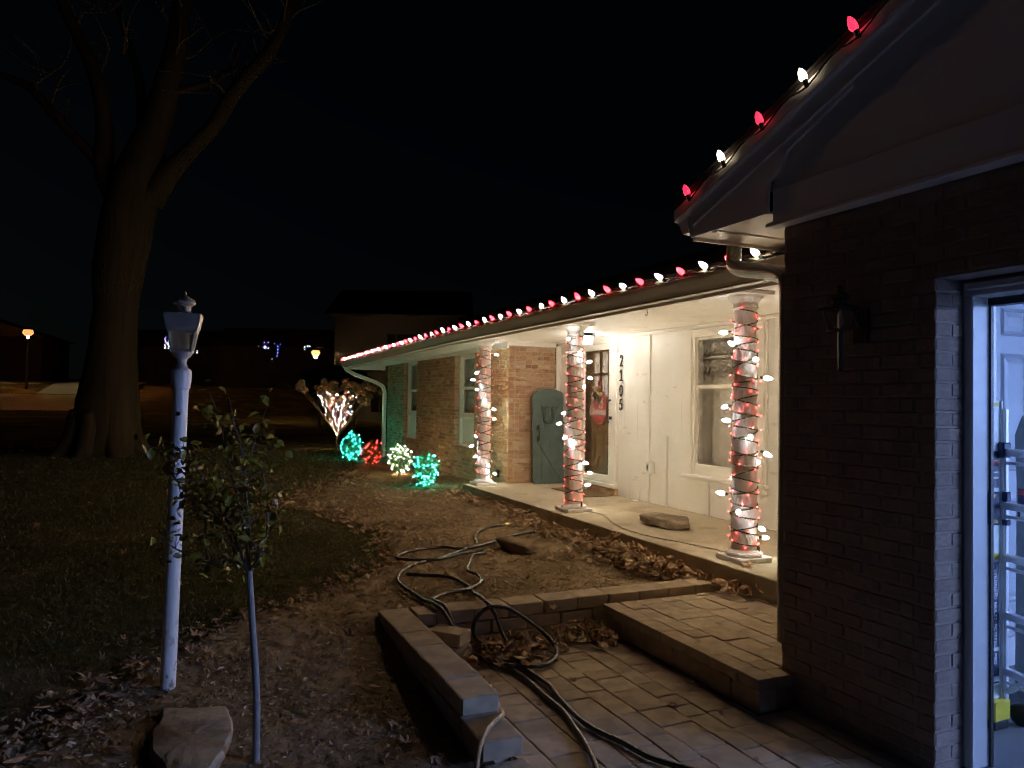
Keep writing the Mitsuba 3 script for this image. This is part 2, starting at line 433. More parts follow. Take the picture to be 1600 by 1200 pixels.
# ------------------------------------------------------------------ pieces: bricks, pavers, blocks
UNIT = mikit.ply((_cham(1, 1, 1, .055), CHF), 'm_brick', False)
PITCH, COURSE, JOINT = .21, .0667, .010
def courses(u0, u1, z0, z1, openings=(), phase=0.0):
    """(a, b, za, zb) of the bricks of a running bond between u0 and u1, with openings (ua, ub, za, zb) left free."""
    out = []
    c = int(math.floor(z0 / COURSE))
    while c * COURSE < z1 - .02:
        za, zb = max(z0, c * COURSE + JOINT * .5), min(z1, (c + 1) * COURSE - JOINT * .5)
        c += 1
        if zb - za < .02:
            continue
        free = [(u0, u1)]
        for ua, ub, oa, ob in openings:
            if za < ob and zb > oa:
                free = [s for a, b in free for s in ((a, min(b, ua)), (max(a, ub), b)) if s[1] - s[0] > .02]
        off = phase + (PITCH / 2 if (c % 2) else 0)
        for a, b in free:
            k = math.floor((a - off) / PITCH)
            while off + k * PITCH < b:
                p, q = max(a, off + k * PITCH + JOINT / 2), min(b, off + (k + 1) * PITCH - JOINT / 2)
                k += 1
                if q - p > .025:
                    out.append((p, q, za, zb))
    return out
def wall_x(b, y):   # bricks of a wall that faces -Y, its face at y
    o = R.uniform(-.0025, .0015)
    return boxmat(b[0], b[1], y + o, y + .10, b[2], b[3])
def wall_y(b, x):   # bricks of a wall that faces +X, its face at x
    o = R.uniform(-.0015, .0025)
    return boxmat(x - .10, x + o, b[0], b[1], b[2], b[3])
def many(mats):
    v = _cham(1, 1, 1, .055)
    return cat([(v @ m[:3, :3].T + m[:3, 3], CHF) for m in mats])

# ------------------------------------------------------------------ house
house = thing('house', 'single-storey tan brick house with a white porch hung with red and white lights', 'house')
def ez(x):
    return -.0132 * np.maximum(0, -10.5 - np.asarray(x, float))
W1, W2 = (-16.456, -15.456, .77, 2.50), (-13.04, -12.02, .79, 2.50)
# front wall, brick return, left end
parts = []
xs = [-17.9, W1[0], W1[1], W2[0], W2[1], -10.68]
for a, b in ((xs[0], xs[1]), (xs[2], xs[3]), (xs[4], xs[5])):
    parts.append(bx(a, b, 4.664, 4.86, .0, 2.52))
for w in (W1, W2):
    parts.append(bx(w[0], w[1], 4.664, 4.86, 0, w[2]))
parts.append(bx(-10.68, -10.558, 4.664, 5.46, 0, 2.545))
parts += [bx(-17.89, -17.7, 4.87, 10, 0, 2.5), bx(-17.7, -3.2, 9.8, 10, 0, 2.5), bx(-10.8, -10.69, 5.65, 9.8, 0, 2.5)]
fw = add(house + '__brick_wall', cat(parts), 'm_mortar')
front = courses(-17.9, -10.55, .2, 2.50, [W1, W2])
front = [b for b in front]
ret = courses(4.77, 5.45, .35, 2.47, phase=-60 + 10.55)
near_front = [b for b in front if b[0] > -11.6]
far_front = [b for b in front if b[0] <= -11.6]
sel = [('y', b) for b in ret] + [('x', b) for b in near_front]
sel = sel[:290]
rest = ([('x', b) for b in near_front] + [])[max(0, 290 - len(ret)):]
for k, b in sel:
    put(fw + '__brick', UNIT, wall_y(b, -10.55) if k == 'y' else wall_x(b, 4.655))
revealb = [boxmat(w[0] - .10, w[0] + R.uniform(0, .002) + .002, 4.66, 4.745, c * COURSE + .005, (c + 1) * COURSE - .005) for w in (W1, W2) for c in range(12, 37)]
tag(add(fw + '__brick_row', many([wall_x(b, 4.655) for b in far_front] + [wall_x(b, 4.655) for _, b in rest] + revealb), 'm_brick'), 'rows of tan bricks along the far front wall', kind='stuff')
# soldier sills under the two windows
sill = []
for w in (W1, W2):
    x = w[0] - .02
    while x < w[1]:
        sill.append(boxmat(x, x + .055, 4.625, 4.75, w[2] - .16, w[2] - .003)); x += .066
tag(add(fw + '__sill_brick', many(sill), 'm_brick'), kind='stuff')
add(house + '__frieze', cat([bx(-17.92, -10.56, 4.628, 4.67, 2.45, 2.56), bx(-10.58, -10.525, 4.62, 5.46, 2.485, 2.548)]), 'm_trim')

def house_window(w, name):
    x0, x1, z0, z1 = w
    k = number(house + '__' + name)
    y = 4.75
    add(k + '__frame', cat([bx(x0, x0 + .07, y, y + .10, z0, z1, .006), bx(x1 - .07, x1, y, y + .10, z0, z1, .006), bx(x0 + .07, x1 - .07, y + .002, y + .10, z1 - .07, z1, .006),
                            bx(x0 + .07, x1 - .07, y - .03, y + .10, z0, z0 + .05, .006), bx(x0 + .07, x1 - .07, y + .001, y + .09, z0 + .50, z0 + .56, .006)]), 'm_trim')
    add(k + '__sash', cat([bx(x0 + .07, x0 + .12, y + .03, y + .07, z0 + .56, z1 - .07), bx(x1 - .12, x1 - .07, y + .03, y + .07, z0 + .56, z1 - .07),
                           bx(x0 + .12, x1 - .12, y + .02, y + .06, z0 + 1.03, z0 + 1.08), bx(x0 + .12, x1 - .12, y + .03, y + .07, z1 - .12, z1 - .07), bx(x0 + .12, x1 - .12, y + .03, y + .07, z0 + .56, z0 + .61)]), 'm_trim')
    add(k + '__panel', cat([bx(x0 + .07, x1 - .07, y + .06, y + .08, z0 + .05, z0 + .5), bx(x0 + .14, x1 - .14, y + .05, y + .06, z0 + .10, z0 + .44, .006)]), 'm_trim')
    add(k + '__pane', ([(x0 + .1, y + .05, z0 + .58), (x1 - .1, y + .05, z0 + .58), (x1 - .1, y + .05, z1 - .08), (x0 + .1, y + .05, z1 - .08)], [[0, 1, 2, 3]]), 'm_pane')
    add(k + '__curtain', wavy(x0 - .5, x1 - .02, z0 + .5, z1, y + .20, 16, .025), 'm_curtain')
    return k
def wavy(x0, x1, z0, z1, y, folds, amp, nz=6):
    xs = np.linspace(x0, x1, folds * 8 + 1); zs = np.linspace(z0, z1, nz)
    X, Z = np.meshgrid(xs, zs, indexing='ij')
    ph = (X - x0) / (x1 - x0) * folds * 2 * np.pi
    Y = y + amp * np.sin(ph + .9 * np.sin(ph * .37)) * (.75 + .25 * (z1 - Z) / (z1 - z0))
    i, j = np.meshgrid(np.arange(len(xs) - 1), np.arange(nz - 1), indexing='ij')
    return np.stack([X, Y, Z], -1).reshape(-1, 3), np.stack([i * nz + j, (i + 1) * nz + j, (i + 1) * nz + j + 1, i * nz + j + 1], -1).reshape(-1, 4)
house_window(W1, 'window'); house_window(W2, 'window')
add(house + '__room', cat([bx(-17.6, -10.85, 5.4, 5.45, .2, 2.5), bx(-10.5, -3.3, 7.0, 7.05, .3, 2.5), bx(-17.6, -3.2, 5.7, 9.7, .15, .2), bx(-17.6, -3.2, 5.72, 9.7, 2.6, 2.65)]), 'm_room')

# porch back wall: white boards with battens
D0, D1, DZ0, DZ1 = -9.92, -8.86, .36, 2.47
P0, P1, PZ0, PZ1 = -7.13, -6.12, .86, 2.44
pw = add(house + '__porch_wall', cat([bx(-10.55, D0, 5.532, 5.66, .35, 2.55), bx(D0, D1, 5.532, 5.66, DZ1, 2.55), bx(D1, P0, 5.532, 5.66, .35, 2.55), bx(P0, P1, 5.532, 5.66, PZ1, 2.55),
                                      bx(P0, P1, 5.532, 5.66, .35, PZ0), bx(P1, -3.157, 5.532, 5.66, .35, 2.55)]), 'm_wall_paint')
def batten(x, z0, z1, w=.045):
    add(pw + '__batten', bx(x - w / 2, x + w / 2, 5.512, 5.535, z0, z1, .004), 'm_wall_paint')
batten(-8.04, .37, 2.50); batten(-7.65, .37, 1.22, .03)
for x in (-6.86, -6.47): batten(x, .37, .74)
for x in (-5.62, -5.0, -4.4, -3.8): batten(x, .37, 2.50)
batten(-10.2, .37, 2.5)
add(house + '__crown_moulding', cat([bx(-10.55, -3.157, 5.495, 5.535, 2.50, 2.548, .008), bx(-10.54, -10.50, 5.46, 5.532, .35, 2.50, .004)]), 'm_trim')
# porch window
k = number(house + '__porch_window')
add(k + '__frame', cat([bx(P0 - .16, P0 - .03, 5.505, 5.54, .80, 2.50, .006), bx(P1 + .03, P1 + .16, 5.505, 5.54, .80, 2.50, .006), bx(P0 - .03, P1 + .03, 5.505, 5.54, 2.40, 2.495, .006),
                        bx(P0 - .03, P0 + .02, 5.518, 5.62, .87, 2.40), bx(P1 - .02, P1 + .03, 5.518, 5.62, .87, 2.40), bx(P0 - .185, P0 - .16, 5.515, 5.54, .80, 2.50), bx(P1 + .16, P1 + .185, 5.515, 5.54, .80, 2.50)]), 'm_trim')
add(k + '__sill', cat([bx(P0 - .21, P1 + .21, 5.47, 5.54, .755, .80, .008), bx(P0 - .19, P1 + .19, 5.515, 5.535, .70, .755)]), 'm_trim')
add(k + '__sash', cat([bx(P0 + .02, P0 + .045, 5.54, 5.58, .91, 2.40), bx(P1 - .045, P1 - .02, 5.54, 5.58, .91, 2.40), bx(P0 + .02, P1 - .02, 5.53, 5.59, .83, .925, .004),
                       bx(P0 + .045, P1 - .045, 5.535, 5.585, 1.80, 1.845, .004), bx(P0 + .045, P1 - .045, 5.54, 5.58, 2.37, 2.40)]), 'm_trim')
add(k + '__pane', ([(P0 + .03, 5.56, .91), (P1 - .03, 5.56, .91), (P1 - .03, 5.56, 1.82), (P0 + .03, 5.56, 1.82)], [[0, 1, 2, 3]]), 'm_pane')
add(k + '__pane', ([(P0 + .03, 5.55, 1.82), (P1 - .03, 5.55, 1.82), (P1 - .03, 5.55, 2.39), (P0 + .03, 5.55, 2.39)], [[0, 1, 2, 3]]), 'm_pane')
add(k + '__curtain', wavy(P0 - .17, P1 + .1, .6, 2.5, 5.75, 9, .026), 'm_curtain', True)
# lace valance: scroll-work cut as cords over a sheer net, a hem band between two rows
cords = []
for row, zc in enumerate((2.27, 2.06)):
    for i in range(7):
        x = P0 - .06 + i * .155
        s = 1 if (i + row) % 2 else -1
        t = np.linspace(0, 3.1 * np.pi, 36)
        rad = .068 * (1 - t / (4.0 * np.pi))
        cords.append(tube(np.stack([x + .07 + s * rad * np.cos(t), 0 * t + 5.70, zc + rad * 1.15 * np.sin(t)], 1), .0105, 5, False))
        cords.append(tube([(x, 5.70, zc - .10), (x + .002, 5.70, zc + .10)], .005, 5, False))
add(k + '__valance', cat(cords + [bx(P0 - .1, P1, 5.698, 5.702, 2.155, 2.185), bx(P0 - .1, P1, 5.698, 5.702, 2.38, 2.40)]), 'm_lace')
add(k + '__valance_net', wavy(P0 - .1, P1, 1.98, 2.42, 5.712, 11, .005), 'm_sheer')

# front door: storm door in front of a wooden door
k = number(house + '__entry_door')
add(k + '__casing', cat([bx(D0 - .10, D0 + .005, 5.50, 5.54, .36, 2.53, .006), bx(D1 - .03, D1 + .06, 5.50, 5.54, .36, 2.53, .006), bx(D0 + .005, D1 - .03, 5.498, 5.54, 2.465, 2.535, .006), bx(D1 + .062, D1 + .085, 5.52, 5.535, .36, 2.5)]), 'm_trim')
add(k + '__storm_frame', cat([bx(D0 + .005, D0 + .20, 5.512, 5.555, .50, 2.463, .006), bx(D1 - .155, D1 - .032, 5.512, 5.555, .50, 2.463, .006), bx(D0 + .20, D1 - .155, 5.513, 5.555, 2.375, 2.463, .006),
                              bx(D0 + .20, D1 - .155, 5.513, 5.555, .50, .60, .006)]), 'm_trim')
add(k + '__threshold', cat([bx(D0 - .1, D1 + .08, 5.44, 5.56, .445, .495, .006)]), 'm_trim')
steps = [boxmat(x, x + .2, 5.47 + R.uniform(-.003, .003), 5.6, .35, .435) for x in np.arange(D0 - .1, D1, .21)]
add(k + '__brick_step', many(steps), 'm_brick')
add(k + '__pane', ([(D0 + .19, 5.535, .58), (D1 - .145, 5.535, .58), (D1 - .145, 5.535, 2.39), (D0 + .19, 5.535, 2.39)], [[0, 1, 2, 3]]), 'm_pane')
yi = 5.63
L0, L1 = -9.64, -9.23
lx = (L0, (L0 + L1) / 2, L1)
add(k + '__door_leaf', cat([bx(D0 + .02, L0, yi, yi + .045, .5, 2.46), bx(L1, -9.12, yi, yi + .045, .5, 2.46), bx(L0, L1, yi, yi + .045, 2.36, 2.46), bx(L0, L1, yi, yi + .045, 1.42, 1.70),
                             bx(L0, L1, yi + .02, yi + .045, .50, 1.42)]), 'm_door_wood')
zx0, zx1 = .62, 1.36
xb = []
for a, b in (((L0 + .03, zx0), (L1 - .03, zx1)), ((L0 + .03, zx1), (L1 - .03, zx0))):
    d = np.array(b) - np.array(a); d = d / np.linalg.norm(d); nrm = np.array([-d[1], d[0]]) * .045
    p = [np.array(a) + nrm, np.array(a) - nrm, np.array(b) - nrm, np.array(b) + nrm]
    v, f = extrude(p, .022 if len(xb) else .019)
    xb.append((np.stack([v[:, 0], yi + .02 - v[:, 2], v[:, 1]], 1), f[:, ::-1]))
xb += [bx(L0 - .02, L1 + .02, yi - .012, yi + .01, 1.36, 1.43), bx(L0 - .02, L1 + .02, yi - .012, yi + .01, .54, .62), bx(L0 - .02, L0 + .05, yi - .011, yi + .01, .62, 1.36), bx(L1 - .05, L1 + .02, yi - .011, yi + .01, .62, 1.36)]
add(k + '__cross_brace', cat(xb), 'm_door_rail')
add(k + '__muntin', cat([bx(lx[1] - .022, lx[1] + .022, yi - .005, yi + .03, 1.70, 2.36), bx(lx[0], lx[1] - .022, yi - .004, yi + .03, 2.02, 2.05), bx(lx[1] + .022, lx[2], yi - .004, yi + .03, 2.02, 2.05)]), 'm_door_dark')
for a, b in ((lx[0], lx[1] - .02), (lx[1] + .02, lx[2])):
    add(k + '__lite_curtain', wavy(a + .002, b - .002, 1.70, 2.36, yi + .016, 4, .004), 'm_curtain_bright')
add(k + '__handle', tube(spline([(D1 - .09, 5.51, 1.34), (D1 - .09, 5.46, 1.37), (D1 - .09, 5.455, 1.50), (D1 - .09, 5.46, 1.63), (D1 - .09, 5.51, 1.66)], .02), .012, 8), 'm_black')
add(k + '__latch', tube(spline([(D0 + .27, 5.625, 1.02), (D0 + .27, 5.57, 1.05), (D0 + .27, 5.565, 1.16), (D0 + .27, 5.625, 1.20)], .02), .011, 8), 'm_black')

# ceiling, eave, roof
def eave(y0, y1, z0, z1, x0=-18.35, x1=-3.16, n=30, r=0):
    xs = np.linspace(x0, x1, n)
    v, f = [], []
    for a, b in zip(xs[:-1], xs[1:]):
        m = bx(a, b, y0, y1, z0, z1)
        vv = m[0].copy(); vv[:, 2] += ez(vv[:, 0]); v.append((vv, m[1]))
    return cat(v)
def profile_run(prof, x0, x1, n=40):
    """A (y, z) profile swept along x and following the sag of the eave."""
    xs = np.linspace(x0, x1, n); prof = np.asarray(prof, float); m = len(prof)
    v = np.array([[x, y, z + ez(x)] for x in xs for y, z in prof])
    i, j = np.meshgrid(np.arange(n - 1), np.arange(m - 1), indexing='ij')
    f = np.stack([i * m + j, (i + 1) * m + j, (i + 1) * m + j + 1, i * m + j + 1], -1).reshape(-1, 4)
    return v, f
add(house + '__porch_ceiling', cat([eave(3.735, 5.56, 2.55, 2.575, -10.6, -3.16, 3), eave(3.735, 4.70, 2.552, 2.575, -18.3, -10.6, 12)]), 'm_wall_paint')
add(house + '__fascia', cat([eave(3.715, 3.737, 2.445, 2.62), eave(3.738, 3.80, 2.515, 2.551), eave(3.74, 4.7, 2.45, 2.6, -18.36, -18.33, 2)]), 'm_trim')
add(house + '__gutter', cat([profile_run([(3.713, 2.61), (3.713, 2.49), (3.655, 2.487), (3.64, 2.515), (3.605, 2.575), (3.600, 2.60), (3.604, 2.612), (3.612, 2.606), (3.61, 2.585), (3.648, 2.525), (3.663, 2.497), (3.70, 2.50)], -18.35, -3.17)]), 'm_gutter', 30)
add(house + '__gutter_lip', cat([profile_run([(3.712, 2.487), (3.652, 2.484), (3.650, 2.476), (3.712, 2.470)], -18.34, -3.17)]), 'm_gutter_white')
rf = []
for (ya, za, yb, zb) in ((3.655, 2.60, 7.33, 3.96), (7.33, 3.96, 10.4, 2.75)):
    xs = np.linspace(-18.4, -3.1, 20)
    v = np.array([[x, y, z + ez(x) * (1 if y < 5 else .4) + t] for x in xs for (y, z) in ((ya, za), (yb, zb)) for t in (0, .035)])
    f = []
    for i in range(19):
        a = i * 4
        for s in ([0, 1, 5, 4], [1, 3, 7, 5], [3, 2, 6, 7], [2, 0, 4, 6]):
            f.append([a + c for c in s])
    f += [[0, 2, 3, 1], [76, 77, 79, 78]]
    rf.append((v, np.array(f)))
add(house + '__roof', cat(rf), 'm_roof')
sh = []
for r in range(3):
    y = 3.64 + r * .13
    for x in np.arange(-18.35, -3.2, .30):
        w = bx(x + .006, x + .294, 0, .17, 0, .012)
        v = w[0].copy(); v[:, 2] += v[:, 1] * .37 - .004 * 0 + R.uniform(0, .003); v[:, 1] += y; v[:, 2] += 2.60 + .037 + (r * .13 - .015) * .37 + ez(x)
        sh.append((v, w[1]))
tag(add(house + '__shingle', cat(sh), 'm_roof'), kind='stuff')
dsp = np.array([(-18.15, 3.66, 2.40), (-18.15, 3.68, 2.33), (-18.05, 3.86, 2.22), (-17.94, 4.40, 2.02), (-17.93, 4.55, 1.93), (-17.93, 4.59, 1.80), (-17.93, 4.59, .24), (-17.92, 4.5, .22)])
SQ = [(-1, -.75), (1, -.75), (1, .75), (-1, .75)]
add(house + '__downspout', tube(dsp, .05, square=SQ), 'm_gutter_white')
# porch columns
COLS = [(-10.52, 4.24), (-7.70, 4.25), (-4.82, 4.25)]
for x, y in COLS:
    c = number(house + '__column')
    zt = 2.55
    add(c + '__shaft', lathe([(.103, .435), (.101, .9), (.098, 1.4), (.093, 2.0), (.089, 2.40)], 28, (x, y, 0)), 'm_column', 40)
    add(c + '__base', cat([bx(x - .16, x + .16, y - .16, y + .16, .351, .392, .006), lathe([(.145, .392), (.150, .405), (.145, .42), (.122, .428), (.118, .436), (.104, .445)], 28, (x, y, 0))]), 'm_column', 35)
    add(c + '__capital', cat([bx(x - .165, x + .165, y - .165, y + .165, zt - .035, zt - .001, .004), lathe([(.091, 2.395), (.103, 2.405), (.103, 2.42), (.096, 2.43), (.10, 2.455), (.125, 2.48), (.142, 2.50), (.145, zt - .035)], 28, (x, y, 0))]), 'm_column', 35)

# porch floor
tag(add('porch_floor', cat([bx(-10.72, -3.16, 3.98, 5.53, .02, .35, .008)]), 'm_concrete'), 'pale concrete porch slab under the columns', kind='structure')

# ------------------------------------------------------------------ garage wing
gar = thing('garage', 'brick garage wing with grey gable and open bluish lit doorway at right', 'garage')
GX0, OX0, OX1, GX1 = -3.157, -2.243, 2.70, 3.6
OZ = 2.19
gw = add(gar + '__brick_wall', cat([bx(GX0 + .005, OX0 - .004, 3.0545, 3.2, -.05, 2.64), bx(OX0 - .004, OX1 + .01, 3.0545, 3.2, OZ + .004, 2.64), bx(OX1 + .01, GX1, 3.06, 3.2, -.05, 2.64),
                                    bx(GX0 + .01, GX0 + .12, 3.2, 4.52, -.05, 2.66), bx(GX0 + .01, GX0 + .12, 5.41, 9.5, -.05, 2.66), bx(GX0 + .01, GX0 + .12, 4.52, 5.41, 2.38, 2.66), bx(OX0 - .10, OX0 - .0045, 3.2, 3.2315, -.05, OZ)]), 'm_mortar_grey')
fb = courses(GX0, OX0, 0.0, 2.62)
hb = courses(OX0, OX1, OZ + .02, 2.62)
rv, fb2 = [], []
for b in fb:
    c = int(b[2] / COURSE + .5)
    if b[1] > OX0 - .02 and c % 2 == 0:
        if OX0 - .108 - b[0] > .03: fb2.append((b[0], OX0 - .108, b[2], b[3]))
        rv.append((3.05, 3.226, b[2], b[3]))
    else:
        if b[1] > OX0 - .02:
            b = (b[0], OX0, b[2], b[3]); rv.append((3.16, 3.226, b[2], b[3]))
        fb2.append(b)
hb0 = [b for b in hb if b[0] < -1.7]
vis = fb2 + hb0
rv = [b for b in rv if b[3] < OZ + .03]
for b in rv:
    put(gw + '__brick', UNIT, boxmat(OX0 - .098, OX0 + R.uniform(-.0025, .0015), b[0], b[1], b[2], b[3]), bsdf='m_brick_shaded')
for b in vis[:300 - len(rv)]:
    put(gw + '__brick', UNIT, wall_x(b, 3.05), bsdf='m_brick_shaded')
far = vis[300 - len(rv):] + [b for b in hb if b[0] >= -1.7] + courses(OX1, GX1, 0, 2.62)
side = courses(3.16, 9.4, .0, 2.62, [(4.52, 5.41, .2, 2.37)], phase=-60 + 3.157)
tag(add(gw + '__brick_row', many([wall_x(b, 3.05) for b in far] + [boxmat(GX0, GX0 + .1, b[0], b[1], b[2], b[3]) for b in side]), 'm_brick_shaded'), kind='stuff')
# opening trim, jamb, weather strip
prin('m_jamb', (.50, .50, .50), .42, specular=.4)
add(gar + '__opening_trim', cat([bx(OX0 + .001, -2.20, 3.232, 3.34, .02, 2.12, .005), bx(OX0 + .001, OX1, 3.225, 3.34, 2.12, OZ - .002, .005), bx(OX0 + .03, OX1, 3.20, 3.226, 2.145, 2.18, .006), bx(OX1 - .05, OX1, 3.232, 3.34, .02, 2.12)]), 'm_jamb')
add(gar + '__weather_strip', cat([bx(-2.20, -2.188, 3.341, 3.36, .02, 2.10), bx(-2.20, OX1, 3.338, 3.40, 2.085, 2.12)]), 'm_black')
# gable
sl = .372
RX, RZ = -3.93, 2.845
top = lambda x: RZ + (x - RX) * sl
add(gar + '__gable_panel', (lambda v, f: (np.stack([v[:, 0], 2.985 + v[:, 2], v[:, 1]], 1), f[:, ::-1]))(*extrude([(-3.2, 2.81), (0, 2.81), (3.2, 2.81), (0, top(0) - .06), (-3.0, top(-3.0) - .06)], .03)), 'm_gable')
add(gar + '__frieze_board', cat([bx(-3.157, 3.2, 2.965, 3.05, 2.625, 2.81, .006), bx(-3.20, 3.2, 2.955, 3.045, 2.605, 2.628, .004)]), 'm_gable')
arc = [(-3.02, 2.985), (-3.05, 2.92), (-3.10, 2.875), (-3.15, 2.85), (-3.165, 2.79), (-3.165, 2.675)]
pork = [(-3.84, 2.675), (-3.85, 2.79), (-2.6, top(-2.6) - .05), (-2.6, top(-2.6) - .17)] + arc
from shapely.geometry import Polygon
pp = Polygon(pork)
pv, pf = extrude(pp, .022)
add(gar + '__eave_return', (np.stack([pv[:, 0], 2.935 + pv[:, 2], pv[:, 1]], 1), pf[:, ::-1]), 'm_gable')
def rake(z0, z1, y0, y1, x0=RX, x1=0.0):
    v = np.array([[x, y, top(x) + z] for x in (x0, x1) for y in (y0, y1) for z in (z0, z1)])
    f = np.array([[0, 1, 3], [0, 3, 2], [4, 6, 7], [4, 7, 5], [0, 4, 5], [0, 5, 1], [2, 3, 7], [2, 7, 6], [0, 2, 6], [0, 6, 4], [1, 5, 7], [1, 7, 3]])
    return v, f
add(gar + '__rake_board', cat([rake(-.155, -.064, 2.915, 2.937, -3.80), rake(-.065, -.012, 2.8865, 2.96)]), 'm_gable')
add(gar + '__drip_edge', cat([rake(-.011, .012, 2.878, 2.96), rake(-.062, -.011, 2.874, 2.886)]), 'm_gutter_white')
mirror = np.diag([-1.0, 1, 1, 1])
rv_, rf_ = rake(.012, .045, 2.885, 9.6)
add(gar + '__roof', cat([(rv_, rf_), move((rv_, rf_), mirror)]), 'm_roof')
shg = []
for x in np.arange(RX, -1.2, .13):
    for r in range(2):
        w = bx(0, .17, 0, .29, 0, .012)
        v = w[0].copy(); v[:, 2] += v[:, 0] * sl + R.uniform(0, .004); v[:, 0] += x; v[:, 1] += 2.868 + r * .30; v[:, 2] += top(x) + .046
        shg.append((v, w[1]))
tag(add(gar + '__shingle', cat(shg), 'm_roof'), kind='stuff')
add(gar + '__eave_soffit', cat([bx(-3.84, -3.157, 2.958, 9.5, 2.675, 2.69), bx(-3.845, -3.825, 2.958, 9.5, 2.655, 2.84), bx(-3.66, -3.60, 2.96, 9.5, 2.668, 2.676)]), 'm_trim')
gp = [(-3.848, 2.83), (-3.848, 2.705), (-3.90, 2.702), (-3.925, 2.74), (-3.955, 2.79), (-3.96, 2.815), (-3.952, 2.826), (-3.945, 2.80), (-3.915, 2.745), (-3.90, 2.712), (-3.86, 2.714)]
ys = np.array([2.93, 4.0, 6.0, 9.5])
gv = np.array([[x, y, z] for y in ys for x, z in gp]); m_ = len(gp)
ii, jj = np.meshgrid(np.arange(3), np.arange(m_ - 1), indexing='ij')
gfc = np.stack([ii * m_ + jj, ii * m_ + jj + 1, (ii + 1) * m_ + jj + 1, (ii + 1) * m_ + jj], -1).reshape(-1, 4)
capv, capf = extrude([(-3.848, 2.83), (-3.848, 2.705), (-3.90, 2.702), (-3.925, 2.74), (-3.955, 2.79), (-3.96, 2.815)], .006)
add(gar + '__gutter', cat([(gv, gfc), (np.stack([capv[:, 0], 2.924 + capv[:, 2], capv[:, 1]], 1), capf[:, ::-1])]), 'm_gutter_white', 30)
add(gar + '__downspout', tube(spline([(-3.90, 3.34, 2.705), (-3.90, 3.34, 2.62), (-3.895, 3.33, 2.57), (-3.84, 3.30, 2.52), (-3.70, 3.26, 2.475), (-3.45, 3.20, 2.42), (-3.25, 3.14, 2.36), (-3.205, 3.13, 2.30), (-3.20, 3.13, 2.1), (-3.20, 3.13, .3)], .03), .05, 12), 'm_downspout', 40)
# garage inside
add(gar + '__lining', cat([bx(-3.03, -3.0, 3.25, 4.53, .02, 2.6), bx(-3.03, -3.0, 5.40, 9.4, .02, 2.6), bx(-3.03, -3.0, 4.53, 5.40, 2.365, 2.6), bx(-3.03, -3.0, 4.53, 5.40, .02, .20), bx(-3.0, 3.3, 9.3, 9.4, .02, 2.6), bx(3.28, 3.3, 3.25, 9.3, .02, 2.6),
                              bx(-3.0, OX0, 3.2355, 3.26, .02, 2.6), bx(OX0, OX1, 3.24, 3.26, 2.1885, 2.6), bx(OX1, 3.28, 3.236, 3.26, .02, 2.6)]), 'm_garage_wall')
add(gar + '__ceiling', bx(-3.1, 3.3, 3.21, 9.4, 2.60, 2.63), 'm_garage_wall')
add(gar + '__floor', bx(-3.03, 3.3, 3.0, 9.4, -.10, .015), 'm_slab')
# white panelled side door in the garage's left wall
k = number(gar + '__panel_door')
pan = []
for (ya, yb) in ((4.655, 4.905), (5.02, 5.27)):
    for za, zb in ((2.075, 2.25), (1.23, 1.965), (.42, 1.06)):
        pan.append((ya, yb, za, zb))
add(k + '__leaf', bx(-3.028, -2.99, 4.535, 5.395, .21, 2.36), 'm_door_white')
for ya, yb, za, zb in pan:
    o = .03
    v = np.array([[-2.989, ya, za], [-2.989, yb, za], [-2.989, yb, zb], [-2.989, ya, zb], [-2.975, ya + .015, za + .015], [-2.975, yb - .015, za + .015], [-2.975, yb - .015, zb - .015], [-2.975, ya + .015, zb - .015],
                  [-2.988, ya + o, za + o], [-2.988, yb - o, za + o], [-2.988, yb - o, zb - o], [-2.988, ya + o, zb - o], [-2.978, ya + 2 * o, za + 2 * o], [-2.978, yb - 2 * o, za + 2 * o], [-2.978, yb - 2 * o, zb - 2 * o], [-2.978, ya + 2 * o, zb - 2 * o]])
    f = [[12, 13, 14, 15]]
    for a in (0, 4, 8):
        for c in range(4):
            f.append([a + c, a + (c + 1) % 4, a + 4 + (c + 1) % 4, a + 4 + c])
    add(k + '__panel', (v, np.array(f)), 'm_door_white')
add(k + '__casing', cat([bx(-3.0, -2.975, 4.445, 4.53, .02, 2.45), bx(-3.0, -2.975, 5.40, 5.485, .02, 2.45), bx(-3.0, -2.976, 4.53, 5.40, 2.365, 2.45)]), 'm_door_white')
# shop light under the garage ceiling
for n_, y in enumerate((7.2, 8.7)):
    k = thing('shop_light', ['cold white twin tube light hanging under the garage ceiling, nearer the door opening', 'cold white twin tube light hanging under the garage ceiling, at the back'][n_], 'lamp')
    add(k + '__housing', bx(1.85, 3.15, y - .09, y + .09, 2.50, 2.54, .01), 'm_white_metal')
    add(k + '__chain', cat([tube([(x, y, 2.54), (x, y, 2.60)], .004, 5) for x in (2.05, 2.95)]), 'm_black')
    for dy in (-.05, .05):
        add(k + '__tube', tube([(1.88, y + dy, 2.468), (3.12, y + dy, 2.468)], .02, 8), 'm_bulb', emit=L_GARAGE, weight=25)

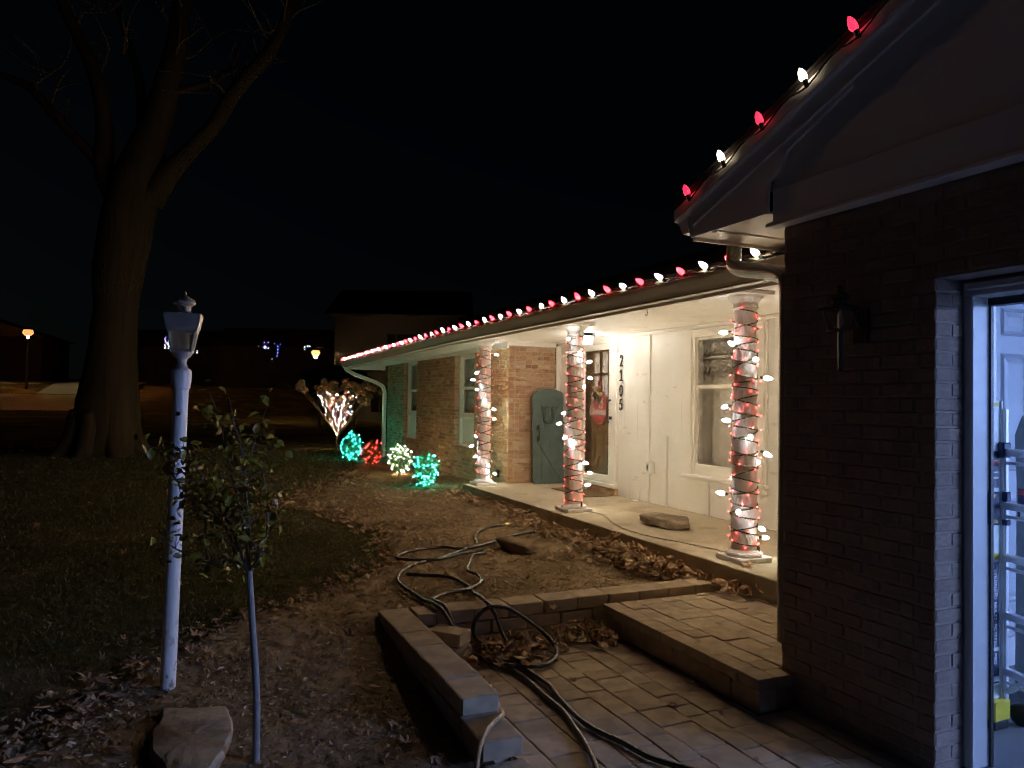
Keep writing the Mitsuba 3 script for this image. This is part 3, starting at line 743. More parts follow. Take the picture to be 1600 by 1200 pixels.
# ------------------------------------------------------------------ paved patio and step
patio = tag(number('patio'), 'brown paved patio sunk below the garden bed', kind='structure')
scene[patio] = mikit.ply(bx(-4.70, -2.18, 1.42, 4.0, -.14, -.012), 'm_soil')
step = tag(number('step_platform'), 'raised paved step in front of the porch', kind='structure')
scene[step] = mikit.ply(bx(-4.64, -3.07, 2.825, 3.975, .001, .165), 'm_paver_1')
PAVER = [mikit.ply((_cham(1, 1, 1, .03), CHF), f'm_paver_{i}') for i in range(3)]
rr = random.Random(4)
def pave(holder, x0, x1, y0, y1, ztop, th, skip=None, rows=(.135, .20, .135, .20)):
    y, r = y0, 0
    while y < y1 - .02:
        d = min(rows[r % len(rows)], y1 - y); r += 1
        x = x0 - rr.choice([0, .08, .14])
        while x < x1 - .02:
            w = rr.choice([.135, .20, .20, .265])
            a, b = max(x, x0), min(x + w, x1)
            x += w
            if b - a < .03 or (skip and skip((a + b) / 2, y + d / 2)):
                continue
            g = .0035
            m = boxmat(a + g, b - g, y + g, y + d - g, ztop - th, ztop + rr.uniform(-.003, .0025))
            t = np.eye(4); t[2, 0] = rr.uniform(-.008, .008); t[2, 1] = rr.uniform(-.008, .008)
            c = m[:3, 3].copy(); m2 = m.copy(); m2[:3, 3] = 0
            m2 = t @ m2; m2[:3, 3] = c
            put(holder + '__paver', PAVER[rr.randrange(3)], m2)
        y += d
pave(patio, -4.655, -2.19, 1.435, 2.80, 0, .06)
pave(patio, -3.055, -2.19, 2.80, 3.03, 0, .06)
pave(step, -4.63, -3.165, 2.93, 3.97, .18, .05)
x = -4.635
while x < -3.06:   # edge course
    put(step + '__paver', PAVER[rr.randrange(3)], boxmat(x + .003, min(x + .235, -3.055) - .003, 2.803, 2.925, .122, .18 + rr.uniform(-.002, .002))); x += .235
for y in (2.93,):
    put(step + '__paver', PAVER[0], boxmat(-3.16, -3.058, 2.93, 3.03, .122, .18))
x = -4.635
while x < -3.06:   # riser courses
    put(step + '__block', PAVER[rr.randrange(3)], boxmat(x + .003, min(x + .27, -3.06) - .003, 2.808 + rr.uniform(0, .006), 2.93, .0, .118)); x += .27

low = thing('retaining_wall', 'low wall of tan concrete blocks around the sunken patio', 'wall')
def block(x0, x1, y0, y1, z0, z1):
    j = lambda s: rr.uniform(-s, s)
    m = boxmat(x0 + .003, x1 - .003, y0 + .003, y1 - .003, z0, z1 - .003 + j(.003))
    a = j(.012); c = m[:3, 3].copy(); m[:3, 3] = 0
    m = rotz(a) @ m; m[:3, 3] = c + [j(.004), j(.004), 0]
    put(low + '__block', BLOCK[rr.randrange(3)], m)
BLOCK = [mikit.ply((_cham(1, 1, 1, .045), CHF), f'm_paver_{i}') for i in range(3)]
for tier, (z0, z1, off) in enumerate(((-.04, .055, .13), (.057, .145, .0), (.147, .235, .13))):
    y = 1.44 - (off if off else 0)
    while y < 3.94:
        a, b = max(y, 1.44), min(y + .262, 3.95)
        if b - a > .04:
            block(-4.875, -4.665 - tier * .004, a, b, z0, z1)
        y += .262
    x = -4.875 - (off if tier != 2 else 0)
    while x < -3.25:
        a, b = max(x, -4.875), min(x + .265, -3.27 if tier == 2 else -3.00)
        if b - a > .05:
            block(a, b, 1.228, 1.435 - tier * .003, z0, z1)
        x += .265
for x in (-3.27,): block(x, x + .265, 1.228, 1.432, .057, .145)
block(-3.005, -2.74, 1.228, 1.432, -.04, .055)
for n_, (o, a) in enumerate((((-4.50, 1.60, .045), .5), ((-4.51, 1.60, .128), .7))):
    k = thing('loose_block', ['lower of two loose tan blocks inside the low wall corner', 'upper of two loose tan blocks inside the low wall corner'][n_], 'block')
    m = boxmat(-.12, .12, -.075, .075, -.04, .04); m = rotz(a) @ m; m[:3, 3] = o
    used.discard(k); put(k, BLOCK[n_ + 1], m)

# ------------------------------------------------------------------ hoses
def hose(pts, r, label, m, fit_start=False):
    k = thing('garden_hose', label, 'hose')
    p = spline(pts, .03)
    add(k + '__tube', tube(p, r, 10), m, True)
    if fit_start:
        d = p[0] - p[1]; d = d / np.linalg.norm(d)
        add(k + '__fitting', tube([p[0] - d * .01, p[0] + d * .035, p[0] + d * .036, p[0] + d * .05], [r * 1.35, r * 1.35, r * 1.0, r * 1.0], 10), 'm_brass', 30)
    return k
g2 = lambda L, h=.016: [(x, y, float(ground(x, y)) + h) for x, y in L]
hA = g2([(-7.76, 3.41), (-7.69, 3.2), (-7.46, 2.97), (-7.13, 2.8), (-6.83, 2.7), (-6.66, 2.57), (-6.54, 2.41), (-6.35, 2.19), (-6.25, 2.0), (-6.12, 1.83), (-5.91, 1.68), (-5.69, 1.59), (-5.46, 1.57), (-5.26, 1.59)], .02)
hA += [(-5.07, 1.6, .215), (-4.81, 1.59, .255), (-4.65, 1.61, .24), (-4.58, 1.64, .17), (-4.56, 1.68, .10), (-4.52, 1.71, .05), (-4.38, 1.73, .03), (-4.24, 1.78, .03), (-4.13, 1.86, .03), (-4.07, 1.96, .03), (-4.06, 2.04, .03), (-4.1, 2.13, .03),
       (-4.21, 2.22, .035), (-4.33, 2.25, .06), (-4.46, 2.22, .11), (-4.54, 2.14, .175), (-4.57, 2.04, .24), (-4.565, 1.94, .265), (-4.575, 1.87, .25), (-4.6, 1.83, .2), (-4.63, 1.81, .12), (-4.60, 1.83, .05), (-4.46, 1.84, .02)]
hose(hA, .0135, 'black garden hose ending in an upright loop over the patio leaves', 'm_hose', True)
hB = g2([(-7.25, 3.57), (-7.16, 3.37), (-7.03, 3.14), (-6.81, 2.87), (-6.66, 2.64), (-6.61, 2.44), (-6.73, 2.32), (-6.72, 2.13), (-6.63, 1.94), (-6.5, 1.82), (-6.38, 1.78), (-6.29, 1.9), (-6.24, 2.08), (-6.32, 2.26), (-6.42, 2.44), (-6.43, 2.58), (-6.36, 2.60),
         (-6.30, 2.46), (-6.04, 2.33), (-5.76, 2.2), (-5.59, 2.22), (-5.41, 2.18), (-5.27, 2.08), (-5.19, 1.95), (-5.15, 1.8), (-5.05, 1.68)], .03)
hB += [(-4.95, 1.65, .235), (-4.72, 1.64, .255), (-4.64, 1.65, .21), (-4.60, 1.68, .12), (-4.58, 1.70, .035), (-4.45, 1.73, .016), (-4.2, 1.82, .016), (-4.05, 1.86, .016), (-3.88, 1.87, .016), (-3.66, 1.86, .016), (-3.45, 1.86, .016), (-3.25, 1.82, .016), (-3.07, 1.78, .016), (-2.91, 1.73, .016), (-2.8, 1.69, .016), (-2.64, 1.62, .016)]
hose(hB, .0135, 'black garden hose coiled on the soil beside the dark rock', 'm_hose', True)
hD = g2([(-5.86, 1.71), (-5.78, 1.83), (-5.69, 1.98), (-5.53, 2.03), (-5.32, 2.04)], .016)
hD += [(-5.1, 2.0, .215), (-4.93, 1.96, .25), (-4.71, 1.93, .262), (-4.61, 1.93, .245), (-4.59, 1.96, .19), (-4.56, 1.98, .11), (-4.5, 1.99, .05), (-4.36, 1.97, .018), (-4.16, 1.94, .018), (-3.97, 1.94, .018), (-3.79, 1.95, .018), (-3.61, 1.92, .018), (-3.36, 1.89, .018), (-3.19, 1.9, .018), (-3.02, 1.95, .018),
       (-2.84, 1.99, .018), (-2.7, 2.08, .018), (-2.46, 2.24, .018)]
hose(hD, .0135, 'black garden hose running to the lower right over the pavers', 'm_hose')
hose([(-3.95, 1.66, .015), (-3.83, 1.61, .02), (-3.66, 1.57, .03), (-3.44, 1.5, .08), (-3.28, 1.44, .13), (-3.19, 1.39, .162), (-3.15, 1.34, .162), (-3.06, 1.26, .16), (-2.96, 1.19, .13), (-2.9, 1.16, .10), (-2.7, 1.05, .03)], .0115, 'tan hose end lying over the low lower block of the wall', 'm_hose_tan')

# ------------------------------------------------------------------ rocks
def rock(name, label, o, size, yaw, seed, m, cut=.6, flat=.0):
    s = trimesh.creation.icosphere(5)
    v = np.array(s.vertices)
    v = np.sign(v) * np.abs(v) ** cut            # boxier
    rg = np.random.default_rng(seed)
    for _ in range(9):                            # chipped facets
        d = rg.normal(size=3); d[2] *= .6; d /= np.linalg.norm(d)
        h = rg.uniform(.62, .92) * np.abs(v @ d).max()
        over = v @ d - h
        v = v - np.where(over > 0, over, 0)[:, None] * d
    v = v * (1 + .10 * (meshkit.fbm(v * 2.3 + seed, 4)[:, None] - .5)) + .07 * (meshkit.fbm(v * [3, 3, 11] + seed, 4)[:, None] - .5) + .035 * (meshkit.fbm(v * 14 + seed, 3)[:, None] - .5)
    v = v * np.array(size) / 2 / np.abs(v).max(0)
    v[:, 2] += size[2] / 2 - flat
    v = v @ rotz(yaw)[:3, :3].T + np.array(o)
    k = thing(name, label, 'rock')
    used.discard(k)
    add(k, (v, np.array(s.faces)), m, 38)
rock('flat_stone', 'flat brown layered stone lying on the porch floor', (-6.42, 4.66, .35), (.62, .40, .125), .12, 3, 'm_rock', .55, .005)
rock('dark_rock', 'dark angular rock among the hoses on the soil', (-6.50, 2.98, .19), (.56, .24, .125), -2.75 + 2.95, 8, 'm_rock_dark', .5, .01)
def slab():
    out = np.array([(-4.02, -.03), (-3.985, .10), (-3.95, .245), (-3.76, .27), (-3.58, .245), (-3.42, .20), (-3.22, .12), (-3.26, .02), (-3.55, -.07), (-3.72, -.08)])
    c = out.mean(0)
    rings = [(1.02, -.02), (1.03, .035), (1.0, .055), (.95, .063), (.6, .068), (.25, .072), (0.01, .073)]
    dense = np.array([out[i] + (out[(i + 1) % len(out)] - out[i]) * t for i in range(len(out)) for t in np.arange(6) / 6])
    v = np.array([[*(c + (p - c) * s), z] for s, z in rings for p in dense])
    v[:, 2] += .03 * (meshkit.fbm(v * [6, 6, 3], 3) - .5) * (v[:, 2] > .03) + float(ground(-3.7, .1)) - .03
    v[:, :2] += .03 * (meshkit.fbm(v * 9 + 4, 3)[:, None] - .5)
    n = len(dense); i, j = np.meshgrid(np.arange(len(rings) - 1), np.arange(n), indexing='ij')
    return v, np.stack([i * n + j, i * n + (j + 1) % n, (i + 1) * n + (j + 1) % n, (i + 1) * n + j], -1).reshape(-1, 4)
k = tag(number('slab_stone'), 'flat reddish brown slab of stone on the soil below the white lamp post', 'rock'); used.discard(k)
add(k, slab(), 'm_rock', 30)

# ------------------------------------------------------------------ things on the porch
# leaning board door with an arched top
k = thing('barn_board', 'blue green board door with arched top and letter U leaning on the brick wall', 'door sign')
def board_place(m):   # local: x across (towards the wall's depth, +Y), y up, z out of the face (+X)
    v, f = m
    lean = .055
    c, s = math.cos(lean), math.sin(lean)
    X = -10.36 + v[:, 2] * c - v[:, 1] * s
    Z = .352 + v[:, 1] * c + v[:, 2] * s + .0
    Y = 5.0 + v[:, 0]
    return np.stack([X, Y, Z], 1), f
H_, W_ = 1.47, .56
ar = [(W_ / 2 + W_ / 2 * math.cos(t) * 1.0, H_ - .13 + .13 * math.sin(t)) for t in np.linspace(0, np.pi, 21)]
gapn = 4
for i in range(gapn):   # upright boards
    a, b = W_ * i / gapn + .0015, W_ * (i + 1) / gapn - .0015
    tops = [(x, z) for x, z in ar if a < x < b]
    zt = lambda x: H_ - .13 + .13 * math.sqrt(max(0, 1 - ((x - W_ / 2) / (W_ / 2)) ** 2))
    poly = [(a, 0), (b, 0), (b, zt(b))] + tops + [(a, zt(a))]
    add(k + '__board', board_place(extrude(poly, .02)), 'm_teal')
def plate(poly, z0, dz, name, m='m_teal'):
    v, f = extrude(poly, dz); v[:, 2] += z0
    return add(k + '__' + name, board_place((v, f)), m)
from shapely.geometry import Polygon as SP, LineString
archp = [(0.0, H_ - .15)] + [(W_, H_ - .15)] + ar
plate(archp, .0205, .018, 'arch_board')
plate([(-.01, .72), (W_ + .01, .72), (W_ + .01, .80), (-.01, .80)], .021, .022, 'cross_board')
plate([(.12, .802), (.20, .802), (W_ - .005, 1.25), (W_ - .005, 1.318), (W_ - .03, 1.318)], .0208, .016, 'brace')
plate([(.02, .718), (.12, .718), (W_ - .005, .10), (W_ - .005, .02), (W_ - .07, .02)], .0208, .016, 'brace')
um = meshkit.text_mesh('U', .25, .015, bold=True)
uv_ = np.array(um.vertices); uv_[:, 0] -= uv_[:, 0].min(); uv_[:, 0] *= .92
ser = cat([(uv_ + [.17, .93, .039], np.array(um.faces)), bx(.145, .255, 1.165, 1.19, .039, .054), bx(.315, .425, 1.165, 1.19, .039, .054)])
add(k + '__letter', board_place(ser), 'm_teal_dark')
add(k + '__latch', board_place(cat([bx(.055, .105, .66, .73, .043, .052, .004), bx(.055, .105, .83, .90, .039, .048, .004), tube(spline([(.08, .70, .046), (.08, .71, .075), (.08, .79, .08), (.08, .85, .07), (.08, .865, .046)], .02), .009, 8)])), 'm_black')
# door mat
tag(add('door_mat', bx(-9.75, -8.72, 5.0, 5.42, .351, .363, .004), 'm_mat'), 'brown mat on the porch floor in front of the door', 'door mat')
# house number, one thing per digit
for ch, z in zip('2105', (2.155, 1.955, 1.745, 1.555)):
    m = meshkit.text_mesh(ch, .155, .014, bold=False)
    v = np.array(m.vertices); v[:, 0] -= (v[:, 0].min() + v[:, 0].max()) / 2; v[:, 0] *= .66
    v = np.stack([-8.69 + v[:, 0], 5.517 - v[:, 2], z - .035 + v[:, 1]], 1)
    add_ = add('house_number', (v, np.array(m.faces)), 'm_black')
    tag(add_, f'black digit {ch} of the house number beside the front door', 'house number', 'digits of the house number')
# doorbell holder, outlet box, pipe stub, hook, outlet on brick
k = thing('door_bell', 'black bell button with a white hanging holder right of the front door', 'bell')
add(k + '__button', bx(-8.945, -8.90, 5.475, 5.50, 1.385, 1.43, .004), 'm_black')
add(k + '__holder', cat([bx(-8.945, -8.905, 5.478, 5.50, 1.30, 1.38, .004), tube([(-8.90, 5.49, 1.37), (-8.90, 5.49, 1.24)], .005, 6)]), 'm_white_metal')
k = thing('outlet_box', 'small white outlet box with a black slot low on the porch wall', 'outlet box')
add(k + '__case', bx(-8.0, -7.91, 5.455, 5.531, .73, .885, .01), 'm_white_metal')
add(k + '__slot', bx(-7.978, -7.955, 5.450, 5.456, .77, .845), 'm_black')
k = thing('wall_pipe', 'short white pipe with a foot at the base of the porch wall', 'pipe')
used.discard(k)
add(k, cat([tube([(-8.22, 5.505, .36), (-8.22, 5.505, .53)], .011, 8), lathe([(.0, .351), (.05, .351), (.045, .364), (.012, .368)], 12, (-8.22, 5.44, 0))]), 'm_wall_paint')
k = thing('ceiling_hook', 'small dark hook under the porch ceiling', 'hook'); used.discard(k)
add(k, tube(spline([(-6.05, 4.12, 2.552), (-6.05, 4.12, 2.515), (-6.03, 4.12, 2.49), (-6.055, 4.12, 2.472), (-6.085, 4.12, 2.488)], .008), .004, 6), 'm_black')
k = thing('outlet_cover', 'black outlet cover low on the brick corner behind the column', 'outlet'); used.discard(k)
add(k, cat([bx(-10.94, -10.87, 4.628, 4.657, .42, .53, .006), bx(-10.93, -10.88, 4.60, 4.63, .425, .47, .006)]), 'm_black')
# ornament sign on the front door
k = thing('ornament_sign', 'red round ornament sign reading Merry Christmas on the front door', 'sign')
ox, oz, orad = -9.41, 1.54, .222
disc = lathe([(.001, .0), (orad, .0), (orad, .012), (.001, .012)], 40)
add(k + '__disc', (np.stack([ox + disc[0][:, 0] * .98, 5.60 - disc[0][:, 2], oz + disc[0][:, 1] * 1.08], 1), disc[1][:, ::-1]), 'm_ornament')
for i in range(1, 6):
    x = -orad + i * orad / 3
    h = math.sqrt(max(0, orad ** 2 - x * x)) * 1.06
    add(k + '__plank_groove', bx(ox + x - .002, ox + x + .002, 5.5865, 5.589, oz - h, oz + h), 'm_door_dark')
STROKES = {  # cursive letters in a unit box, (width, [polylines])
    'M': (1.0, [[(0, 0), (.15, 1.0), (.45, .25), (.72, 1.0), (.85, .05), (1, .15)]]), 'e': (.45, [[(0, .15), (.32, .3), (.25, .5), (.1, .4), (.1, .1), (.3, 0), (.45, .15)]]),
    'r': (.4, [[(0, .15), (.1, .5), (.28, .42), (.25, .08), (.4, .12)]]), 'y': (.5, [[(0, .45), (.08, .1), (.25, .05), (.38, .48), (.3, -.45), (.08, -.4), (.5, .12)]]),
    'C': (.75, [[(.65, .85), (.4, 1.0), (.08, .6), (.12, .12), (.45, 0), (.75, .2)]]), 'h': (.5, [[(0, .15), (.2, .95), (.1, 1.0), (.1, 0), (.22, .45), (.36, .4), (.36, .05), (.5, .12)]]),
    'i': (.25, [[(0, .15), (.1, .5), (.1, .05), (.25, .12)], [(.12, .68), (.13, .72)]]), 's': (.4, [[(0, .12), (.18, .5), (.28, .2), (.15, 0), (.02, .06)], [(.2, .04), (.4, .12)]]),
    't': (.35, [[(0, .15), (.16, .95), (.15, .08), (.35, .12)], [(.0, .65), (.32, .7)]]), 'm': (.7, [[(0, .15), (.08, .48), (.1, 0), (.22, .48), (.33, .4), (.33, 0), (.45, .48), (.56, .4), (.56, .05), (.7, .12)]]),
    'a': (.45, [[(.32, .42), (.15, .5), (.05, .2), (.15, 0), (.32, .35), (.33, .05), (.45, .12)]])}
def cursive(text, x0, z0, h, y):
    out, x = [], x0
    for ch in text:
        w, lines = STROKES[ch]
        for L in lines:
            p = [(x + a * h * .78, y, z0 + b * h) for a, b in L]
            out.append(tube(spline(p, .012), .0055 if ch not in 'MC' else .007, 6))
        x += w * h * .78
    return cat(out)
add(k + '__lettering', cat([cursive('Merry', -9.60, 1.61, .15, 5.583), cursive('Christmas', -9.65, 1.44, .14, 5.583)]), 'm_letter_white')
bow = []
for a, m_ in ((-.5, 1), (.55, 1), (2.6, 0), (3.7, 0), (4.3, 1), (5.1, 1)):
    L = .12 if a < 4 else .17
    p = spline([(ox, 5.575, oz + .24), (ox + math.cos(a) * L * .6, 5.55, oz + .24 + math.sin(a) * L * .6 + .02), (ox + math.cos(a) * L, 5.57, oz + .24 + math.sin(a) * L)], .02)
    bow.append(tube(p, .03, square=[(-1, -.12), (1, -.12), (1, .12), (-1, .12)]))
add(k + '__bow', cat(bow[:3]), 'm_burlap'); add(k + '__bow', cat(bow[3:]), 'm_bow_dark')
add(k + '__hanger', tube(spline([(ox - .01, 5.585, oz + .26), (ox, 5.585, oz + .36), (ox + .03, 5.585, oz + .40), (ox + .055, 5.585, oz + .36), (ox + .05, 5.585, oz + .30)], .01), .011, 8), 'm_candy')
# ceiling lamp over the door
k = thing('porch_lamp', 'lit frosted lamp with black cap under the porch ceiling', 'lamp')
lx0, ly0 = -8.75, 5.0
add(k + '__mount', lathe([(.001, 2.549), (.075, 2.549), (.08, 2.53), (.05, 2.52), (.001, 2.52)], 20, (lx0, ly0, 0)), 'm_black')
add(k + '__glass', lathe([(.001, 2.405), (.07, 2.405), (.08, 2.415), (.082, 2.505), (.001, 2.506)], 20, (lx0, ly0, 0)), 'm_bulb', 40, emit=L_PORCH, weight=50)
bars = [lathe([(.001, 2.512), (.105, 2.508), (.11, 2.516), (.001, 2.52)], 24, (lx0, ly0, 0)), lathe([(.078, 2.398), (.088, 2.398), (.088, 2.412), (.083, 2.412)], 20, (lx0, ly0, 0))]
for a in np.arange(4) * np.pi / 2 + .4:
    bars.append(tube([(lx0 + .088 * math.cos(a), ly0 + .088 * math.sin(a), 2.40), (lx0 + .088 * math.cos(a), ly0 + .088 * math.sin(a), 2.51), (lx0 + .14 * math.cos(a), ly0 + .14 * math.sin(a), 2.525)], .006, 6))
add(k + '__frame', cat(bars), 'm_black')
# cord along the porch floor
k = thing('extension_cord', 'thin dark cord lying along the porch floor between the columns', 'cord'); used.discard(k)
add(k, tube(spline([(-7.62, 4.30, .356), (-7.45, 4.40, .355), (-7.2, 4.38, .355), (-6.8, 4.22, .355), (-6.4, 4.12, .355), (-6.0, 4.12, .355), (-5.6, 4.22, .355), (-5.25, 4.30, .355), (-5.0, 4.32, .356), (-4.93, 4.29, .40), (-4.90, 4.27, .50)], .03), .0032, 6), 'm_cord')

# ------------------------------------------------------------------ wall lantern, garage side
k = thing('wall_lantern', 'unlit black carriage lantern on the dark garage brick', 'lantern')
wx, wy = -2.63, 2.90
add(k + '__back_plate', bx(wx - .045, wx + .045, 3.03, 3.049, 1.93, 2.10, .006), 'm_black_iron')
add(k + '__arm', cat([tube(spline([(wx, 3.035, 2.0), (wx, 2.98, 2.09), (wx, wy, 2.115)], .02), .010, 8), tube([(wx, wy, 1.98), (wx, wy, 1.80), (wx, wy, 1.79)], [.012, .009, .016], 8)]), 'm_black_iron')
def lantern_head(cx, cy, zb, zt, rb, rt, bar, n=4, rot=math.pi / 4):
    A = [rot + i * 2 * math.pi / n for i in range(n)]
    B = [np.array([cx + rb * math.cos(a), cy + rb * math.sin(a), zb]) for a in A]; C = [np.array([cx + rt * math.cos(a), cy + rt * math.sin(a), zt]) for a in A]
    bars, panes = [], []
    for i in range(n):
        bars.append(tube([B[i], C[i]], bar, 6))
        bars.append(tube([B[i], B[(i + 1) % n]], bar, 6)); bars.append(tube([C[i], C[(i + 1) % n]], bar, 6))
        panes.append(([B[i], B[(i + 1) % n], C[(i + 1) % n], C[i]], [[0, 1, 2, 3]]))
    return bars, panes
bars, panes = lantern_head(wx, wy, 1.99, 2.085, .05, .075, .005)
cap = lathe([(.10, 2.083), (.098, 2.092), (.03, 2.115), (.03, 2.13), (.042, 2.14), (.04, 2.155), (.015, 2.17), (.012, 2.185), (.02, 2.195), (.002, 2.205)], 4, (0, 0, 0))
add(k + '__frame', cat(bars), 'm_black_iron')
add(k + '__cap', move(move(cap, rotz(math.pi / 4)), np.array([[1, 0, 0, wx], [0, 1, 0, wy], [0, 0, 1, 0], [0, 0, 0, 1.0]])), 'm_black_iron')
for p in panes: add(k + '__pane', p, 'm_pane')
add(k + '__candle', tube([(wx, wy, 1.99), (wx, wy, 2.06)], .011, 8), 'm_white_metal')

# ------------------------------------------------------------------ ladder and things inside the garage doorway
k = thing('ladder', 'grey multi position ladder with yellow foot standing in the garage doorway', 'ladder')
lxp, lyp = -2.455, 3.735
def rail(x, y, z0, z1, w=.085, d=.03):
    return cat([bx(x - .002, x + .003, y, y + w, z0, z1), bx(x - .03, x - .0021, y, y + .006, z0, z1), bx(x - .03, x + .012, y + w - .006, y + w + .003, z0, z1)])
ra = add(k + '__rail', rail(lxp, lyp, .15, 1.66), 'm_rail')
add(k + '__rail', cat([bx(lxp - .028, lxp - .006, lyp + .012, lyp + .07, 1.2, 2.36, .004)]), 'm_rail')
add(k + '__rail', cat([bx(lxp + .013, lxp + .028, lyp + .086, lyp + .112, .16, 1.62, .003)]), 'm_alu')
for z in (1.40, 1.13, .87, .58, .30):
    p = np.array([(lxp + .015, lyp + .10, z), (lxp + .50, lyp - .03, z)])
    add(k + '__rung', tube(p, .02, square=[(-.75, -.9), (.75, -.9), (.9, -.6), (.9, .6), (.75, .9), (-.75, .9), (-.9, .6), (-.9, -.6)]), 'm_alu')
    add(k + '__rung', tube(p + [0, 0, -.055], .009, 8), 'm_alu')
add(k + '__bracket', cat([bx(lxp - .01, lxp + .034, lyp + .06, lyp + .125, 1.37, 1.45, .008)]), 'm_navy')
add(k + '__hinge_lock', cat([bx(lxp - .012, lxp + .010, lyp - .006, lyp + .075, 1.03, 1.20, .008), bx(lxp - .01, lxp + .035, lyp + .08, lyp + .12, 1.15, 1.20, .006), bx(lxp - .01, lxp + .035, lyp + .08, lyp + .12, 1.03, 1.06, .006)]), 'm_navy')
add(k + '__hinge_stripe', cat([bx(lxp + .0101, lxp + .012, lyp - .003, lyp + .03, 1.172, 1.188), bx(lxp + .0101, lxp + .012, lyp - .003, lyp + .045, 1.045, 1.062)]), 'm_yellow')
add(k + '__foot', cat([bx(lxp - .033, lxp + .032, lyp - .006, lyp + .12, .06, .165, .008)]), 'm_yellow')
add(k + '__foot_pad', bx(lxp - .03, lxp + .028, lyp, lyp + .11, .016, .062, .006), 'm_black')
add(k + '__strut', tube([(lxp + .03, lyp + .11, .20), (lxp + .5, lyp + .05, .62)], .012, square=[(-1, -1), (1, -1), (1, 1), (-1, 1)]), 'm_alu')
def sticker(z0, z1, m, y0=.012, y1=.068, lift=.0045):
    return add(k + '__sticker', bx(lxp + .0031, lxp + lift, lyp + y0, lyp + y1, z0, z1), m)
sticker(.42, .845, 'm_navy'); sticker(.24, .40, 'm_navy'); sticker(.25, .275, 'm_sticker', lift=.0052); sticker(.86, .89, 'm_yellow')
for z in (1.22, 1.275, 1.30, 1.36): sticker(z, z + .045 if z != 1.275 else z + .02, 'm_navy')
sticker(1.335, 1.358, 'm_sticker_red'); sticker(1.63, 1.65, 'm_yellow')
t = np.linspace(0, 2 * np.pi, 40)
add(k + '__logo_ring', tube(np.stack([0 * t + lxp + .0052, lyp + .040 + .024 * np.cos(t), .75 + .088 * np.sin(t)], 1), .0016, 5), 'm_sticker')
def rail_text(s, h, z, y):
    m = meshkit.text_mesh(s, h, .001, bold=True); v = np.array(m.vertices)
    return np.stack([lxp + .0047 + v[:, 2], lyp + y + v[:, 1], z - v[:, 0]], 1), np.array(m.faces)
add(k + '__lettering', cat([rail_text('WERNER', .024, .812, .029), rail_text('MULTI-POSITION PRO', .020, .648, .030)]), 'm_sticker')
k = thing('grey_sheet', 'grey sheet of board with a broken rounded top and a warning label behind the ladder', 'board')
poly = [(0, 0), (.5, 0), (.5, 1.62), (.10, 1.60), (.05, 1.56), (.02, 1.50), (0, 1.46), (.015, 1.2), (.01, .6)]
v, f = extrude(poly, .03)
def gs(v): return np.stack([-2.72 + v[:, 0] * .92 + v[:, 2] * .3, 4.36 - v[:, 0] * .35 + v[:, 2], .016 + v[:, 1] * .995], 1)
add(k + '__panel', (gs(v), f), 'm_grey_sheet')
for (a, b, c, d, m_) in ((.03, .17, .98, 1.16, 'm_navy'), (.035, .165, 1.125, 1.155, 'm_sticker_red'), (.05, .10, 1.0, 1.03, 'm_sticker')):
    b_ = bx(a, b, c, d, -.003 - (.002 if m_ != 'm_navy' else 0), -.0005)
    add(k + '__sticker', (gs(b_[0]), b_[1]), m_)
k = thing('caster_wheel', 'small black wheel on the garage floor behind the yellow ladder foot', 'wheel'); used.discard(k)
w = lathe([(.001, -.02), (.045, -.02), (.055, -.012), (.055, .012), (.045, .02), (.001, .02)], 20)
add(k, (np.stack([w[0][:, 0] - 2.42, w[0][:, 2] + 3.93, w[0][:, 1] + .072], 1), w[1]), 'm_black', 30)

# ------------------------------------------------------------------ lamp post
k = thing('lamp_post', 'white lamp post with an unlit lantern standing left of the small rose tree', 'lamp post')
LB, LD = np.array([-4.28, -.02, .0]), np.array([.065, .03, 1.0])
def on_post(m):   # the post leans a little
    v, f = m
    return LB + np.stack([v[:, 0] + LD[0] * v[:, 2] / 1.0 * .55, v[:, 1] + LD[1] * v[:, 2] * .55, v[:, 2]], 1), f
add(k + '__pole', on_post(lathe([(.038, -.02), (.038, 1.66)], 28)), 'm_post', 40)
add(k + '__collar', on_post(lathe([(.038, 1.655), (.046, 1.665), (.047, 1.69), (.050, 1.70), (.050, 1.745), (.046, 1.757), (.030, 1.768), (.024, 1.785), (.022, 1.80), (.027, 1.815), (.040, 1.825), (.044, 1.835), (.050, 1.842), (.050, 1.85)], 28)), 'm_white_metal', 35)
bars, panes = lantern_head(0, 0, 1.855, 1.955, .062, .086, .0085, 4, math.pi / 4 - .10)
base = move(lathe([(.001, 1.846), (.07, 1.846), (.074, 1.853), (.07, 1.862), (.001, 1.862)], 4), rotz(math.pi / 4 - .10))
add(k + '__frame', on_post(cat(bars + [base])), 'm_white_metal')
mat('m_lantern_glass', {'type': 'mask', 'opacity': .42, 'bsdf': {'type': 'twosided', 'bsdf': {'type': 'roughplastic', 'diffuse_reflectance': rgb(.42, .34, .23), 'alpha': .12}}}, False)
for p in panes: add(k + '__pane', on_post((np.array(p[0]), p[1])), 'm_lantern_glass')
hood = move(lathe([(.08, 1.945), (.098, 1.952), (.102, 1.965), (.106, 1.97), (.122, 2.03), (.124, 2.042), (.117, 2.047), (.001, 2.05)], 4), rotz(math.pi / 4 - .10))
add(k + '__hood', on_post(hood), 'm_white_metal')
add(k + '__finial', on_post(lathe([(.04, 2.046), (.038, 2.055), (.033, 2.06), (.034, 2.085), (.052, 2.095), (.056, 2.105), (.050, 2.118), (.028, 2.132), (.010, 2.14), (.007, 2.15), (.010, 2.157), (.001, 2.165)], 24)), 'm_white_metal', 35)
